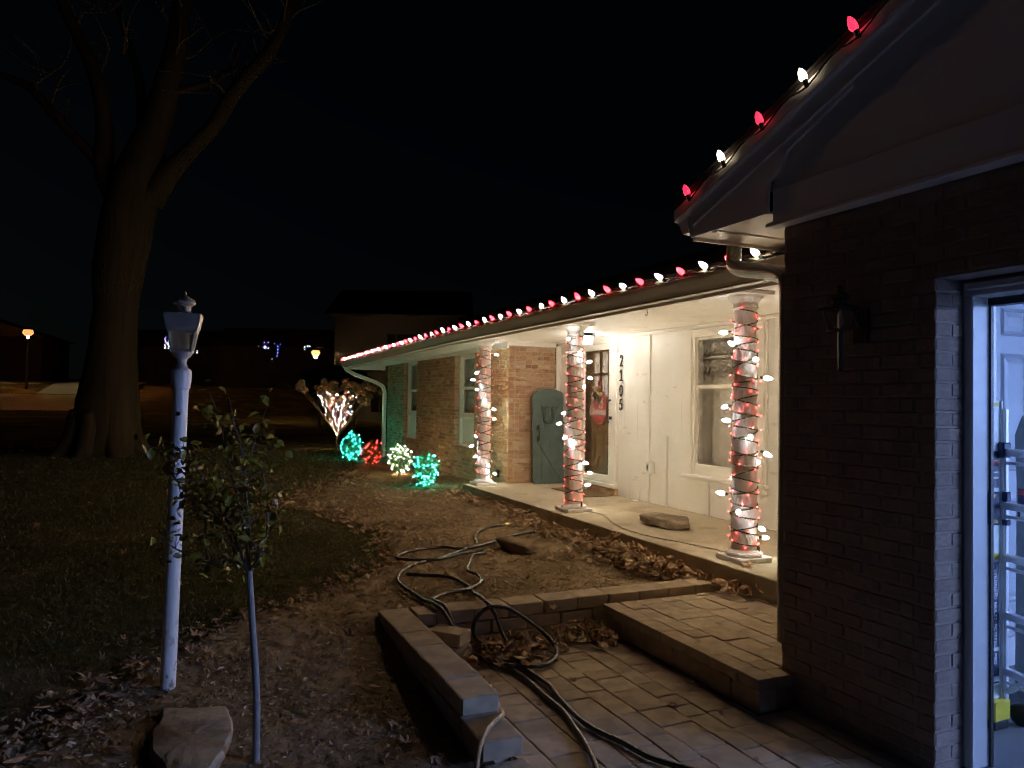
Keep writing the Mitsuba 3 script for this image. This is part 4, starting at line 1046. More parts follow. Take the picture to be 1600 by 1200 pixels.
add(k + '__candle', on_post(cat([lathe([(.016, 1.862), (.016, 1.90), (.001, 1.90)], 10, (x, y, 0)) for x, y in ((.02, .015), (-.02, .01), (0, -.025))])), 'm_white_metal')
add(k + '__bulb', on_post(cat([lathe([(.006, 1.90), (.012, 1.915), (.008, 1.935), (.001, 1.95)], 8, (x, y, 0)) for x, y in ((.02, .015), (-.02, .01), (0, -.025))])), 'm_bulb', True)
add(k + '__sensor', on_post((lambda v, f: (np.stack([v[:, 0] * .9 + .034, v[:, 1] - .0, v[:, 2]], 1), f))(*move(lathe([(.001, 0), (.010, 0), (.012, .012), (.006, .022), (.001, .022)], 10), aim((0, -.005, 1.53), (1, -.1, .1))))), 'm_black')

# ------------------------------------------------------------------ strings of lights
C9 = lathe([(.009, -.012), (.012, 0), (.0165, .006), (.019, .020), (.0175, .036), (.011, .054), (.001, .067)], 9)
C9_PLY = mikit.ply(C9, 'm_bulb', True)
MINI = lathe([(.003, 0), (.0062, .004), (.0066, .010), (.004, .017), (.0005, .021)], 6)
MINI_PLY = mikit.ply(MINI, 'm_bulb', True)
BIG = lathe([(.004, 0), (.009, .005), (.010, .014), (.006, .023), (.0005, .027)], 6)
BIG_PLY = mikit.ply(BIG, 'm_bulb', True)
SOCKET = lathe([(.001, -.034), (.010, -.034), (.0115, -.01), (.0125, -.004), (.001, -.003)], 8)
def c9_string(key, pos, dirs, cols, wire_pts, weight=1.0, size=1.0):
    socks = []
    for p, d, c in zip(pos, dirs, cols):
        m = aim(p, d, size)
        put(key + '__bulb', C9_PLY, m, emit=c, weight=weight)
        socks.append(move(SOCKET, m))
    add(key + '__wire', cat([tube(wire_pts, .0048, 5)] + socks), 'm_wire')

# along the eave of the house
k = thing('string_lights', 'row of red and white bulbs along the edge of the house roof', 'string lights')
pos, dirs, cols, wire = [], [], [], []
x, i = -3.98, 0
while x > -18.3:
    y = 3.62; z = 2.65 + float(ez(x))
    d = np.array([-.62 + R.normal(0, .15), -.35 + R.normal(0, .15), .62])
    pos.append((x, y, z)); dirs.append(d); cols.append(L_ROOF if i % 2 == 0 else L_RED_C9)
    wire += [(x, y, z - .032), (x - .14, y + .01, z - .012 + R.uniform(-.008, .014))]
    x -= .278 + R.uniform(-.012, .012); i += 1
c9_string(k, pos, dirs, cols, spline(wire, .05), .8, 1.2)
# along the rake of the garage
k = thing('string_lights', 'red and white bulbs along the sloping edge of the garage gable', 'string lights')
xs = [-3.78, -3.46, -3.15, -2.84, -2.53, -2.21, -1.89, -1.57]
pos = [(x + .03, 2.845, top(x) + .012) for x in xs]
dirs = [(-.42 + R.normal(0, .06), -.1 + R.normal(0, .08), .9) for x in xs]
cols = [np.array([1.5, .032, .105]) if i % 2 == 0 else WARM * 5 for i in range(len(xs))]
wire = []
for x in xs: wire += [(x + .04, 2.85, top(x) - .025), (x + .19, 2.866, top(x + .19) + .012)]
c9_string(k, pos, dirs, cols, spline(wire, .05), .8, 1.18)

def helix(c, z0, z1, pitch, hand, phase, r0, r1, wob, step=.03):
    turns = (z1 - z0) / pitch
    n = int(turns * 2 * np.pi * .1 / step)
    t = np.linspace(0, 1, n)
    a = phase + hand * t * turns * 2 * np.pi
    z = z0 + (z1 - z0) * t + wob * np.sin(a * .5 + phase) + wob * .6 * np.sin(a * 1.31)
    r = r0 + (r1 - r0) * (z - .45) / 1.95 + .006
    return np.stack([c[0] + r * np.cos(a), c[1] + r * np.sin(a), z], 1), a
names = ['farthest', 'middle', 'nearest']
for ci, c in enumerate(COLS):
    where = ['far porch column at the brick corner', 'middle porch column beside the front door', 'near porch column in front of the window'][ci]
    # big white bulbs on a loosely wound cord
    k = thing('column_lights', f'big white bulbs around the {where}', 'string lights', )
    p, a = helix(c, .50, 2.36, [.165, .16, .15][ci], 1, [.3, 1.9, .7][ci], .103, .090, .012)
    nb = [14, 14, 16][ci]
    idx = (np.linspace(.01, .995, nb) * (len(p) - 1)).astype(int)
    pos, dirs = [], []
    for i in idx:
        rad = np.array([math.cos(a[i]), math.sin(a[i]), 0])
        d = rad + np.array([0, 0, R.normal(-.05, .28)]) + R.normal(0, .25, 3) * [1, 1, 0]
        pos.append(p[i] + rad * .052); dirs.append(d)
    c9_string(k, pos, dirs, [L_C9] * nb, p, 1.0)
    # small red bulbs, wound the other way
    k = thing('column_mini_lights', f'small red bulbs around the {where}', 'string lights')
    p, a = helix(c, .46, 2.39, [.125, .12, .105][ci], -1, [2.0, .4, 1.2][ci], .104, .091, .006)
    nb = [88, 96, 116][ci]
    idx = (np.linspace(.0, .998, nb) * (len(p) - 1)).astype(int)
    twigs = [tube(p, .0042, 5)]
    for i in idx:
        rad = np.array([math.cos(a[i]), math.sin(a[i]), 0])
        up = R.choice([-1, 1]) * R.uniform(.3, 1)
        d = rad * R.uniform(-.05, .8) + np.array([0, 0, up]) + R.normal(0, .2, 3)
        o = p[i] + rad * .004
        m = aim(o + d / np.linalg.norm(d) * .012, d)
        put(k + '__bulb', MINI_PLY, m, emit=L_MINI_RED * R.uniform(.7, 1.25), weight=.12)
        twigs.append(tube([o, o + d / np.linalg.norm(d) * .014], .0042, 5))
    add(k + '__wire', cat(twigs), 'm_wire')
    add(k + '__plug', tube(np.array([p[0] + [.03, -.01, 0], p[0] + [.035, -.015, -.05]]), .011, 6), 'm_black')

# ------------------------------------------------------------------ plants
LEAF = (np.array([(0, 0, 0), (.35, .32, .05), (.0, .36, -.05), (-.35, .32, .05), (.28, .72, .03), (0, .75, -.06), (-.28, .72, .03), (0, 1.05, -.12)], float), np.array([(0, 1, 2), (0, 2, 3), (1, 4, 5), (1, 5, 2), (2, 5, 6), (2, 6, 3), (4, 7, 5), (5, 7, 6)]))
def foliage(pts, size, tilt=1.2, m=LEAF):
    return scatter(m, randrot(len(pts), tilt), pts, size)
SHRUBS = [  # x, y, half width, height, label, light colour, bulbs
    (-17.0, 3.62, .25, .66, 'small rounded shrub glowing green, farthest of the lit shrubs', L_MINI_GREEN, 72, 'green'),
    (-15.75, 3.78, .25, .54, 'small dark shrub with red lights between the green one and the white one', L_MINI_RED2, 50, 'red'),
    (-13.6, 3.80, .25, .58, 'round shrub with warm white lights in front of the far brick wall', L_MINI_WARM, 78, 'white'),
    (-11.55, 3.66, .225, .57, 'shrub glowing green nearest to the porch column', L_MINI_GREEN, 74, 'green')]
for si, (x, y, w, h, lab, col, nb, cn) in enumerate(SHRUBS):
    z = float(ground(x, y))
    k = thing('shrub', lab, 'shrub')
    n = 1500
    d = R.normal(size=(n, 3)); d /= np.linalg.norm(d, axis=1, keepdims=True)
    rr_ = R.uniform(.35, 1.0, n) ** .5 * (.82 + .5 * (meshkit.fbm(d * 2 + si * 7, 3) - .3))
    P = np.array([x, y, z + h * .5]) + d * rr_[:, None] * [w, w, h * .52]
    if si == 3:   # a low side shoot
        P[:160] = np.array([x + .30, y - .12, z + .10]) + d[:160] * [.14, .12, .09]
    P[:, 2] = np.maximum(P[:, 2], z + .02)
    add(k + '__foliage', foliage(P, R.uniform(.022, .042, n)), f'm_shrub_{si % 2}')
    st = []
    for _ in range(9):
        a = R.uniform(0, 2 * np.pi); r_ = R.uniform(.3, .85)
        st.append(tube([(x, y, z - .03), (x + .3 * r_ * w * math.cos(a), y + .3 * r_ * w * math.sin(a), z + h * .3), (x + r_ * w * math.cos(a), y + r_ * w * math.sin(a), z + h * R.uniform(.5, .9))], [.010, .007, .003], 5))
    add(k + '__stem', cat(st), 'm_twig')
    k = thing('shrub_lights', {'green': ['net of green lights on the shrub beside the downspout', '', '', 'net of green lights on the shrub nearest the porch'][si], 'red': 'net of red lights on the dark shrub', 'white': 'net of warm white lights on the round shrub'}[cn], 'string lights')
    gi = np.arange(nb) + .5
    th = np.pi * (1 + 5 ** .5) * gi; cz = 1 - 2 * gi / nb
    dd = np.stack([np.cos(th) * np.sqrt(1 - cz ** 2), np.sin(th) * np.sqrt(1 - cz ** 2), cz], 1) + R.normal(0, .30, (nb, 3)); dd /= np.linalg.norm(dd, axis=1, keepdims=True)
    B = np.array([x, y, z + h * .5]) + dd * R.uniform(.62, 1.04, (nb, 1)) * [w, w, h * .52]
    if si == 3:
        B[:7] = np.array([x + .30, y - .12, z + .11]) + dd[:7] * [.15, .13, .08]
    B[:, 2] = np.maximum(B[:, 2], z + .05)
    for b, d_ in zip(B, dd):
        put(k + '__bulb', BIG_PLY, aim(b, d_ + R.normal(0, .4, 3)), emit=col * R.uniform(.45, 1.3), weight=.2)
    order = np.argsort(B[:, 2] * 6 + np.arctan2(B[:, 1] - y, B[:, 0] - x) * .15)
    add(k + '__wire', tube(B[order], .003, 4), 'm_wire')

# vase shaped hydrangea tree with lights on its branches
k = thing('hydrangea_tree', 'small vase shaped tree with dried brown flower heads and lit branches', 'tree')
bx0, by0, bz0 = -20.5, 3.98, .21
add(k + '__trunk', tube(spline([(bx0, by0, bz0 - .05), (bx0 - .01, by0 - .03, bz0 + .25), (bx0 + .0, by0 + .02, bz0 + .42)], .05), np.linspace(.035, .028, len(spline([(bx0, by0, bz0 - .05), (bx0 - .01, by0 - .03, bz0 + .25), (bx0 + .0, by0 + .02, bz0 + .42)], .05))), 8), 'm_twig', True)
right = np.array([_rt[0], _rt[1], 0])
deep = np.array([FWD[0], FWD[1], 0])
tips, brs, samples_ = [], [], []
for bi in range(17):
    a = 2 * np.pi * bi / 17 + R.uniform(-.15, .15)
    s = (1.0 if bi % 2 == 0 else .55)
    e = right * math.cos(a) * 1.12 * s + deep * math.sin(a) * .85 * s
    zt = 1.50 + R.uniform(-.12, .18) - .12 * s
    p0 = np.array([bx0, by0, bz0 + .40])
    p = spline([p0, p0 + e * .28 + [0, 0, .36 * 1.1], p0 + e * .66 + [0, 0, zt * .62], p0 + e * 1.0 + [0, 0, zt - .15]], .06)
    brs.append(tube(p, np.linspace(.017, .006, len(p)), 6)); tips.append(p[-1]); samples_.append(p)
    for f in (.6, .75, .88):
        q_ = p[int(len(p) * f)]
        e2 = q_ + right * R.normal(0, .17) + deep * R.normal(0, .17) + [0, 0, R.uniform(.08, .28)]
        brs.append(tube([q_, (q_ + e2) / 2 + R.normal(0, .02, 3), e2], [.008, .006, .004], 5)); tips.append(e2)
for bi in range(16):
    a = R.uniform(0, 2 * np.pi); r_ = R.uniform(.1, .55)
    p0 = np.array([bx0, by0, bz0 + .40])
    e = p0 + right * math.cos(a) * r_ + deep * math.sin(a) * r_ + [0, 0, R.uniform(.8, 1.15)]
    brs.append(tube([p0, p0 * .5 + e * .5 + R.normal(0, .03, 3), e], [.010, .007, .004], 5))
add(k + '__branch', cat(brs), 'm_twig', True)
PET = (np.array([(0, 0, 0), (.5, .2, .1), (.45, .7, .05), (0, 1, .15), (-.45, .7, .05), (-.5, .2, .1)], float), np.array([(0, 1, 2), (0, 2, 3), (0, 3, 4), (0, 4, 5)]))
for t_ in tips:
    if t_[2] < bz0 + 1.0 or R.random() < .25: continue
    n = 130
    d = R.normal(size=(n, 3)); d /= np.linalg.norm(d, axis=1, keepdims=True)
    sz = R.uniform(.07, .115)
    P = t_ + [0, 0, .04] + d * (R.uniform(.55, 1, (n, 1))) * sz * [1, 1, .85]
    add(k + '__flower_head', scatter(PET, randrot(n, 1.3), P, R.uniform(.03, .055, n)), 'm_hydrangea' if R.random() < .6 else 'm_hydrangea_b')
kl = thing('tree_lights', 'warm white and red lights on the branches of the small vase shaped tree', 'string lights')
wp = []
for i in range(150):
    t = R.random() ** .75
    a_ = R.uniform(0, 2 * np.pi); r_ = (.07 + .68 * t) * math.sqrt(R.random())
    t_ = np.array([bx0, by0, bz0 + .43 + 1.18 * t]) + right * math.cos(a_) * r_ + deep * math.sin(a_) * r_
    wp.append(t_)
    c = L_MINI_WARM * R.uniform(.6, 1.6) if R.random() < .82 else L_MINI_RED2 * .6
    put(kl + '__bulb', BIG_PLY, aim(t_, R.normal(size=3) + [.5, -.3, .2]), emit=c, weight=.2)
wp = np.array(wp)
add(kl + '__wire', cat([tube(p + R.normal(0, .012, p.shape), .004, 4) for p in samples_[::2]]), 'm_wire')

# rose standard in front of the lamp post
k = thing('rose_tree', 'small standard rose with a bare grey stem and thin leafy crown beside the lamp post', 'tree')
stem = spline([(-3.40, .34, .02), (-3.415, .335, .35), (-3.425, .315, .62), (-3.43, .295, .87)], .05)
add(k + '__stem', tube(stem, np.interp(np.arange(len(stem)), [0, len(stem)], [.0165, .0135]), 10), 'm_stem', True)
crown = [[(-3.43, .295, .86), (-3.47, .25, .90), (-3.50, .13, .905), (-3.56, .0, .96), (-3.60, -.06, 1.0)],
         [(-3.43, .295, .86), (-3.45, .25, .98), (-3.48, .19, 1.12), (-3.52, .10, 1.28), (-3.58, -.03, 1.42)],
         [(-3.43, .295, .86), (-3.44, .28, 1.0), (-3.46, .24, 1.2), (-3.48, .19, 1.4), (-3.50, .15, 1.57)],
         [(-3.43, .295, .86), (-3.42, .30, .98), (-3.41, .28, 1.15), (-3.43, .26, 1.35), (-3.45, .22, 1.52)],
         [(-3.43, .295, .86), (-3.40, .33, .93), (-3.38, .36, 1.03), (-3.40, .36, 1.18), (-3.42, .34, 1.30)],
         [(-3.43, .295, .86), (-3.46, .30, .98), (-3.50, .28, 1.15), (-3.48, .30, 1.38), (-3.46, .33, 1.50)],
         [(-3.43, .295, .86), (-3.42, .33, .92), (-3.40, .30, 1.0), (-3.44, .20, 1.10), (-3.46, .14, 1.14)],
         [(-3.43, .295, .86), (-3.45, .24, .95), (-3.46, .20, 1.05), (-3.50, .12, 1.15), (-3.55, .02, 1.22), (-3.60, -.08, 1.40)],
         [(-3.50, .13, .905), (-3.52, .12, 1.05), (-3.53, .12, 1.20), (-3.56, .06, 1.36)]]
tw = []; lp = []
for c in crown:
    p = spline(c, .03)
    tw.append(tube(p, np.linspace(.0065, .0025, len(p)), 6))
    for i in range(2, len(p)):
        for _ in range(2):
            e = p[i] + R.normal(0, .042, 3) + [0, 0, .008]
            tw.append(tube([p[i], e], [.002, .0012], 4)); lp.append(e)
            if i > 5: lp += [e + R.normal(0, .028, 3), e + R.normal(0, .028, 3)]
add(k + '__branch', cat(tw), 'm_twig', True)
ROSE = [mikit.ply((LEAF[0] * [s, 1, b], LEAF[1]), f'm_rose_{i}', True) for i, (s, b) in enumerate(((.95, 1.0), (.85, 2.5), (.9, -2.5), (.8, 3.0)))]
lp = np.array(lp); R.shuffle(lp); lp = lp[:int(len(lp) * 1.0)]
rot = randrot(len(lp), 1.0)
for p, r_ in zip(lp[:280], rot):
    m = np.eye(4); m[:3, :3] = r_ * R.uniform(.034, .056); m[:3, 3] = p
    put(k + '__leaf', ROSE[R.choice(4, p=[.42, .33, .18, .07])], m)

tag(add(k + '__foliage', scatter((LEAF[0] * [.9, 1, 1.5], LEAF[1]), rot[280:], lp[280:], R.uniform(.03, .05, len(lp) - 280)), 'm_rose_1', True), kind='stuff')

# big bare tree on the lawn
k = thing('bare_tree', 'massive bare tree with a thick trunk standing on the dark lawn', 'tree')
DT = 17.4
def tp(x, y, d=DT):   # photograph sizes turned into metres on the tree's own upright plane
    return np.array([-19.77, -1.53, 0]) + right * ((x - 165) / 1165 * d) + np.array([0, 0, 1.62 + (617.3 + .015 * (x - 280) - y) / 1165 * d])
def limb(pts, radii, n=14, amp=.06, dz=None):
    P = np.array([tp(x, y) for x, y in pts])
    if dz is not None: P = P + deep * np.array(dz)[:, None]
    S = spline(P, .22)
    tt = np.linspace(0, 1, len(S)); rs = np.interp(tt, np.linspace(0, 1, len(radii)), radii)
    v, f = tube(S, rs, n)
    d_ = meshkit.fbm(v * 1.6, 3) - .5
    c = np.vstack([np.repeat(S, n, 0), S[:1], S[-1:]])
    return v + (v - c) * d_[:, None] * amp * 8, f
px = lambda r: r / 1165 * DT
tr = [limb([(160, 730), (162, 700), (166, 650), (171, 560), (175, 480), (180, 400), (191, 330), (200, 280), (219, 220), (240, 150), (256, 80), (266, 0), (272, -70)],
           [px(r) for r in (60, 50, 42, 34, 33, 37, 39, 35, 26, 20, 16, 13, 11)], 24, .03)]
for a in np.linspace(0, 2 * np.pi, 9)[:-1]:   # root flare
    e = right * math.cos(a) * 1.05 + deep * math.sin(a) * 1.05
    b0 = np.array([-19.77, -1.53, .1]) - right * .05
    P = spline([b0 + e * .42 + [0, 0, 1.1], b0 + e * .62 + [0, 0, .5], b0 + e * .85 + [0, 0, .16], b0 + e * 1.1 + [0, 0, -.05]], .12)
    tr.append(tube(P, np.linspace(.30, .16, len(P)), 10))
add(k + '__trunk', cat(tr), 'm_bark', True)
for pts, rad, dz in (([(222, 310), (250, 268), (290, 225), (322, 190), (345, 150), (375, 110), (405, 75), (428, 30), (440, -20), (448, -70)], (22, 17, 13, 12, 12, 11, 10, 9, 8, 7), None),
                     ([(170, 300), (150, 258), (150, 200), (138, 130), (115, 70), (82, 5), (60, -50)], (20, 15, 12, 11, 10, 9, 8), None),
                     ([(150, 265), (128, 235), (95, 200), (62, 165), (30, 130), (0, 116), (-50, 100)], (9, 9, 8, 8, 7, 6, 6), None),
                     ([(208, 190), (195, 130), (175, 75), (145, 10), (125, -40)], (9, 8, 7, 6, 5), [0, .3, .6, .9, 1.1]),
                     ([(250, 140), (275, 132), (310, 122), (350, 103), (372, 96)], (6, 5, 5, 4, 2), None),
                     ([(345, 150), (352, 120), (349, 95), (362, 60)], (4, 3, 3, 1.5), None)):
    add(k + '__limb', limb(pts, [px(r) for r in rad], 12, .025, dz), 'm_bark', True)

tgs = []
for (x, y, sx) in [(428, 30, 1), (405, 75, 1), (375, 110, 1), (440, 0, -1), (345, 150, -1), (262, 40, -1), (256, 90, 1), (268, 10, 1), (115, 70, -1), (100, 40, 1), (138, 130, -1), (62, 165, -1), (30, 130, 1), (145, 10, -1), (175, 75, 1), (322, 105, 1), (95, 200, -1), (420, 50, -1)]:
    for _ in range(2):
        a = math.radians(R.uniform(35, 80)) if sx > 0 else math.radians(R.uniform(100, 150))
        L = R.uniform(45, 110)
        pts = [(x, y)]; 
        for q_ in range(3):
            a += R.normal(0, .28); pts.append((pts[-1][0] + L / 3 * math.cos(a), pts[-1][1] - L / 3 * math.sin(a)))
        dz = np.cumsum(np.r_[0, R.normal(0, .25, 3)])
        P = spline(np.array([tp(*p) for p in pts]) + deep * dz[:, None], .25)
        tgs.append(tube(P, np.linspace(px(2.2), px(.7), len(P)), 5))
        for f in (.4, .65):
            b = P[int(len(P) * f)]; e = b + right * R.normal(0, .5) + deep * R.normal(0, .4) + [0, 0, R.uniform(.1, .7)]
            tgs.append(tube([b, (b + e) / 2 + R.normal(0, .05, 3), e], [px(1.2), px(.9), px(.5)], 4))
tag(add(k + '__twig', cat(tgs), 'm_twig'), kind='stuff')

# ------------------------------------------------------------------ the far side of the street
def far_house(name, label, o, yaw, w, d, h, pitch_h, wins, wall, roof='m_roof_far', over=.5, shutters=True, gable_front=False):
    """A far house: its front faces local -y, centre of the front at o."""
    k = thing(name, label, 'house')
    M = np.eye(4); M[:3, :3] = rotz(yaw)[:3, :3]; M[:3, 3] = o
    A = lambda key, m, mt: add(k + key, move(m, M), mt)
    A('__wall', bx(-w / 2, w / 2, 0, d, -1.5, h), wall)
    if not gable_front:
        rv = np.array([(-w / 2 - over, -over, h - .05), (w / 2 + over, -over, h - .05), (w / 2 + over, d / 2, h + pitch_h), (-w / 2 - over, d / 2, h + pitch_h), (-w / 2 - over, d + over, h - .05), (w / 2 + over, d + over, h - .05)])
        rfc = np.array([(0, 1, 2), (0, 2, 3), (3, 2, 5), (3, 5, 4), (0, 3, 4), (1, 5, 2), (0, 4, 5), (0, 5, 1)])
    else:
        rv = np.array([(-w / 2 - over, -over, h - .05), (w / 2 + over, -over, h - .05), (0, -over, h + pitch_h), (-w / 2 - over, d + over, h - .05), (w / 2 + over, d + over, h - .05), (0, d + over, h + pitch_h)])
        rfc = np.array([(0, 1, 2), (3, 5, 4), (0, 2, 5), (0, 5, 3), (1, 4, 5), (1, 5, 2), (0, 3, 4), (0, 4, 1)])
    A('__roof', (rv, rfc), roof)
    A('__gutter', bx(-w / 2 - over, w / 2 + over, -over - .12, -over, h - .17, h - .04), wall)
    for x, z, ww, hh in wins:
        f = number(k + '__window')
        add(f + '__frame', move(cat([bx(x - ww / 2 - .06, x + ww / 2 + .06, -.06, -.003, z - .06, z), bx(x - ww / 2 - .06, x + ww / 2 + .06, -.06, -.003, z + hh, z + hh + .06), bx(x - ww / 2 - .06, x - ww / 2, -.06, -.003, z, z + hh), bx(x + ww / 2, x + ww / 2 + .06, -.06, -.003, z, z + hh), bx(x - ww / 2, x + ww / 2, -.05, -.003, z + hh / 2 - .03, z + hh / 2 + .03)]), M), wall)
        add(f + '__pane', move(bx(x - ww / 2, x + ww / 2, -.03, -.004, z, z + hh), M), 'm_far_dark')
        if shutters:
            for s in (-1, 1):
                A('__shutter', bx(x + s * (ww / 2 + .32) - .22, x + s * (ww / 2 + .32) + .22, -.05, -.002, z, z + hh), 'm_far_dark')
    return k, M
# white house behind the end of the brick house
gz = float(ground(-41.5, 9))
yaw = math.atan2(-right[0], right[1]) * 0 + math.atan2(right[1], right[0])
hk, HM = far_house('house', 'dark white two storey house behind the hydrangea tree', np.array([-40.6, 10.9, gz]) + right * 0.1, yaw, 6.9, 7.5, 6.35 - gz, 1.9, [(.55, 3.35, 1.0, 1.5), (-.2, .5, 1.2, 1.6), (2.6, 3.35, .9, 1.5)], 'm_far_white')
# porch roof stub with a bright entry lamp at its corner
add(hk + '__porch_roof', move(cat([bx(-4.6, -3.45, -.1, 2.5, 2.55, 2.68), bx(-3.62, -3.50, -.25, -.1, .0, 2.60)]), HM), 'm_far_white')
k = thing('entry_lamp', 'glaring warm lamp under the porch roof of the dark white house', 'lamp')
lp_ = np.array([-40.2, 6.55, 3.98])
add(k + '__globe', lathe([(.001, -.10), (.16, -.10), (.24, .05), (.18, .17), (.001, .17)], 12, lp_), 'm_bulb', True, emit=np.array([1.0, .50, .16]) * 1.3, weight=.3)
add(k + '__bulb', lathe([(.001, -.26), (.08, -.23), (.11, -.17), (.08, -.105), (.001, -.103)], 10, lp_), 'm_bulb', True, emit=np.array([1.0, .58, .22]) * 620, weight=3)
add(k + '__bracket', tube([lp_ + [0, 0, .17], lp_ + [0, 0, .36], lp_ + np.array([0, 0, .36]) + right * .45 + [0, 0, -.03]], .03, 6), 'm_black')
# brown roofed house behind the street lamp
gz = float(ground(-78, -20))
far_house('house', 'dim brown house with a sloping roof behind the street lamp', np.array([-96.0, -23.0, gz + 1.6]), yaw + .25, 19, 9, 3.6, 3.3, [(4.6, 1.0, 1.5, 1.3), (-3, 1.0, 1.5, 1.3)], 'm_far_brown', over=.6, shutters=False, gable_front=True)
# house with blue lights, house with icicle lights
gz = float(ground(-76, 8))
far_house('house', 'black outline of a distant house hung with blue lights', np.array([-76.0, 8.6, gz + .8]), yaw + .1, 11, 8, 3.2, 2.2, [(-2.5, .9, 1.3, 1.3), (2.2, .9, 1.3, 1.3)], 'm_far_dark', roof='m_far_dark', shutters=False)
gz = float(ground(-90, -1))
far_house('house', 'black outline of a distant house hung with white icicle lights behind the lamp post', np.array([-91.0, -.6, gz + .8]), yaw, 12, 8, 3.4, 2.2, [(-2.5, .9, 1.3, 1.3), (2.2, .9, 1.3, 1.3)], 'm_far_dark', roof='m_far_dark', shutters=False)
DOT = mikit.ply(lathe([(.001, -.06), (.06, 0), (.001, .06)], 6), 'm_bulb')
def far_string(label, items, cat_='string lights'):
    k = thing('string_lights', label, cat_)
    for p, c, s in items:
        put(k + '__bulb', DOT, mat4(p, (1, 0, 0), (0, 1, 0), (0, 0, 1), s), emit=c, weight=.05)
def at(x, y, d):   # a point at distance d that the photograph shows at x, y
    return EYE + d * (FWD + _rt2 * (x - 800) / 1165 - UP * (y - 600) / 1165)
BL, WH, PU = np.array([.12, .18, 1.0]) * 5, np.array([.8, .85, 1.0]) * 5, np.array([.45, .25, 1.0]) * 2.5
far_string('blue and violet lights on the distant house left of the warm entry lamp',
           [(at(x, y, 69.0), c, s) for x, y, c, s in ((413, 535, PU, .9), (419, 535, PU, .9), (414, 543, BL * 1.6, 2.2), (414, 541, WH, 1.1), (419, 544, WH, .8), (434, 546, BL, 1.1), (434, 551, BL * .6, 1.1), (433, 556, BL * .6, 1.0), (429, 537, PU * .6, .8), (438, 538, BL * .3, .9), (404, 541, WH * .12, .9), (425, 561, WH * .06, 1.3), (434, 541, BL, .9))])
far_string('white and violet icicle lights left of the lamp post lantern',
           [(at(259 + R.uniform(-2, 2), y, 79.0), c, 1.0) for y, c in ((527, PU), (529, PU), (531, PU), (533, WH), (536, WH), (539, WH), (542, WH), (544, WH))] + [(at(264 + R.uniform(-2, 1), y, 79.0), c, 1.0) for y, c in ((529, PU * .4), (533, WH), (536, WH), (538, WH), (541, WH), (544, WH))])
far_string('small white light far away right of the lamp post lantern', [(at(308, 548, 79.0), WH * .5, 1.1), (at(308, 551, 79.0), WH * .6, 1.3)], 'lamp')
far_string('pair of small white lights far away beside the warm entry lamp', [(at(476, 542, 60.0), WH * .7, .8), (at(476, 546, 60.0), WH * .7, .8), (at(481, 541, 60.0), WH * .7, .8), (at(484, 541, 60.0), WH * .7, .8)], 'lamp')
# street lamp
k = thing('street_lamp', 'lit orange street lamp on a slim pole at far left', 'street lamp')
sp = np.array([-63.0, -10.0, 0]); sg = float(ground(-63, 0))
add(k + '__pole', tube([sp + [0, 0, sg - .2], sp + [0, 0, 5.70]], [.09, .06], 8), 'm_black')
add(k + '__globe', lathe([(.001, -.14), (.20, -.12), (.36, .06), (.30, .30), (.001, .34)], 12, sp + [0, 0, 5.93]), 'm_bulb', True, emit=np.array([1.0, .36, .10]) * 1.1, weight=.5)
add(k + '__bulb', lathe([(.001, -.32), (.09, -.29), (.12, -.22), (.09, -.145), (.001, -.142)], 10, sp + [0, 0, 5.93]), 'm_bulb', True, emit=L_STREET, weight=6)
add(k + '__cap', lathe([(.305, .30), (.33, .33), (.12, .42), (.001, .46)], 12, sp + [0, 0, 5.93]), 'm_black')
# dark clipped hedge
k = thing('round_hedge', 'dark rounded hedge behind the hydrangea tree', 'hedge')
n = 5200
d = R.normal(size=(n, 3)); d /= np.linalg.norm(d, axis=1, keepdims=True)
hc = at(525, 598, 29.0)
P = hc + (right * d[:, :1] * 1.38 + deep * d[:, 1:2] * 1.2 + np.array([0, 0, 1.0]) * d[:, 2:] * .62) * R.uniform(.75, 1.0, (n, 1)) ** .5
add(k + '__foliage', foliage(P, R.uniform(.09, .15, n)), 'm_hedge')
add(k + '__stem', cat([tube([hc + right * s - [0, 0, 2.0], hc + right * s * 1.2], [.05, .03], 6) for s in (-.6, -.2, .25, .7)]), 'm_twig')

# ------------------------------------------------------------------ fallen leaves
def maple(seed, curl):
    rg = np.random.default_rng(seed)
    ang, rad = [], []
    for a, L in ((90, 1.0), (38, .92), (142, .9), (-18, .62), (198, .6)):
        ang += [a - 26, a - 15, a - 5, a + 5, a + 15]; w = rg.uniform(.85, 1.1)
        rad += [.50 * L, .80 * L * w, .98 * L * w, L * w, .78 * L * w]
    ang += [-60, -90, -118]; rad += [.34, .12, .34]
    o = np.argsort(np.array(ang) % 360)
    a = np.radians(np.array(ang)[o]); r = np.array(rad)[o] * .5
    v = np.vstack([[0, 0, 0], np.stack([r * np.cos(a), r * np.sin(a), 0 * a], 1)])
    fx, fy = rg.uniform(-1, 1, 2)
    rr2 = np.hypot(v[:, 0], v[:, 1])
    v[:, 2] = curl * rr2 ** 2 * 2.0 + .25 * np.abs(v[:, 0] * fx + v[:, 1] * fy) * abs(curl) + rg.normal(0, .022, len(v)) * (rr2 > .1)
    n = len(a)
    f = [(0, 1 + i, 1 + (i + 1) % n) for i in range(n)]
    st = [(0, -.01, 0), (.012, 0, .0), (.02, -.42, .03 * 1), (.005, -.42, .03)]
    v2 = np.vstack([v, st]); f += [(n + 1, n + 2, n + 3), (n + 1, n + 3, n + 4)]
    return v2, np.array(f)
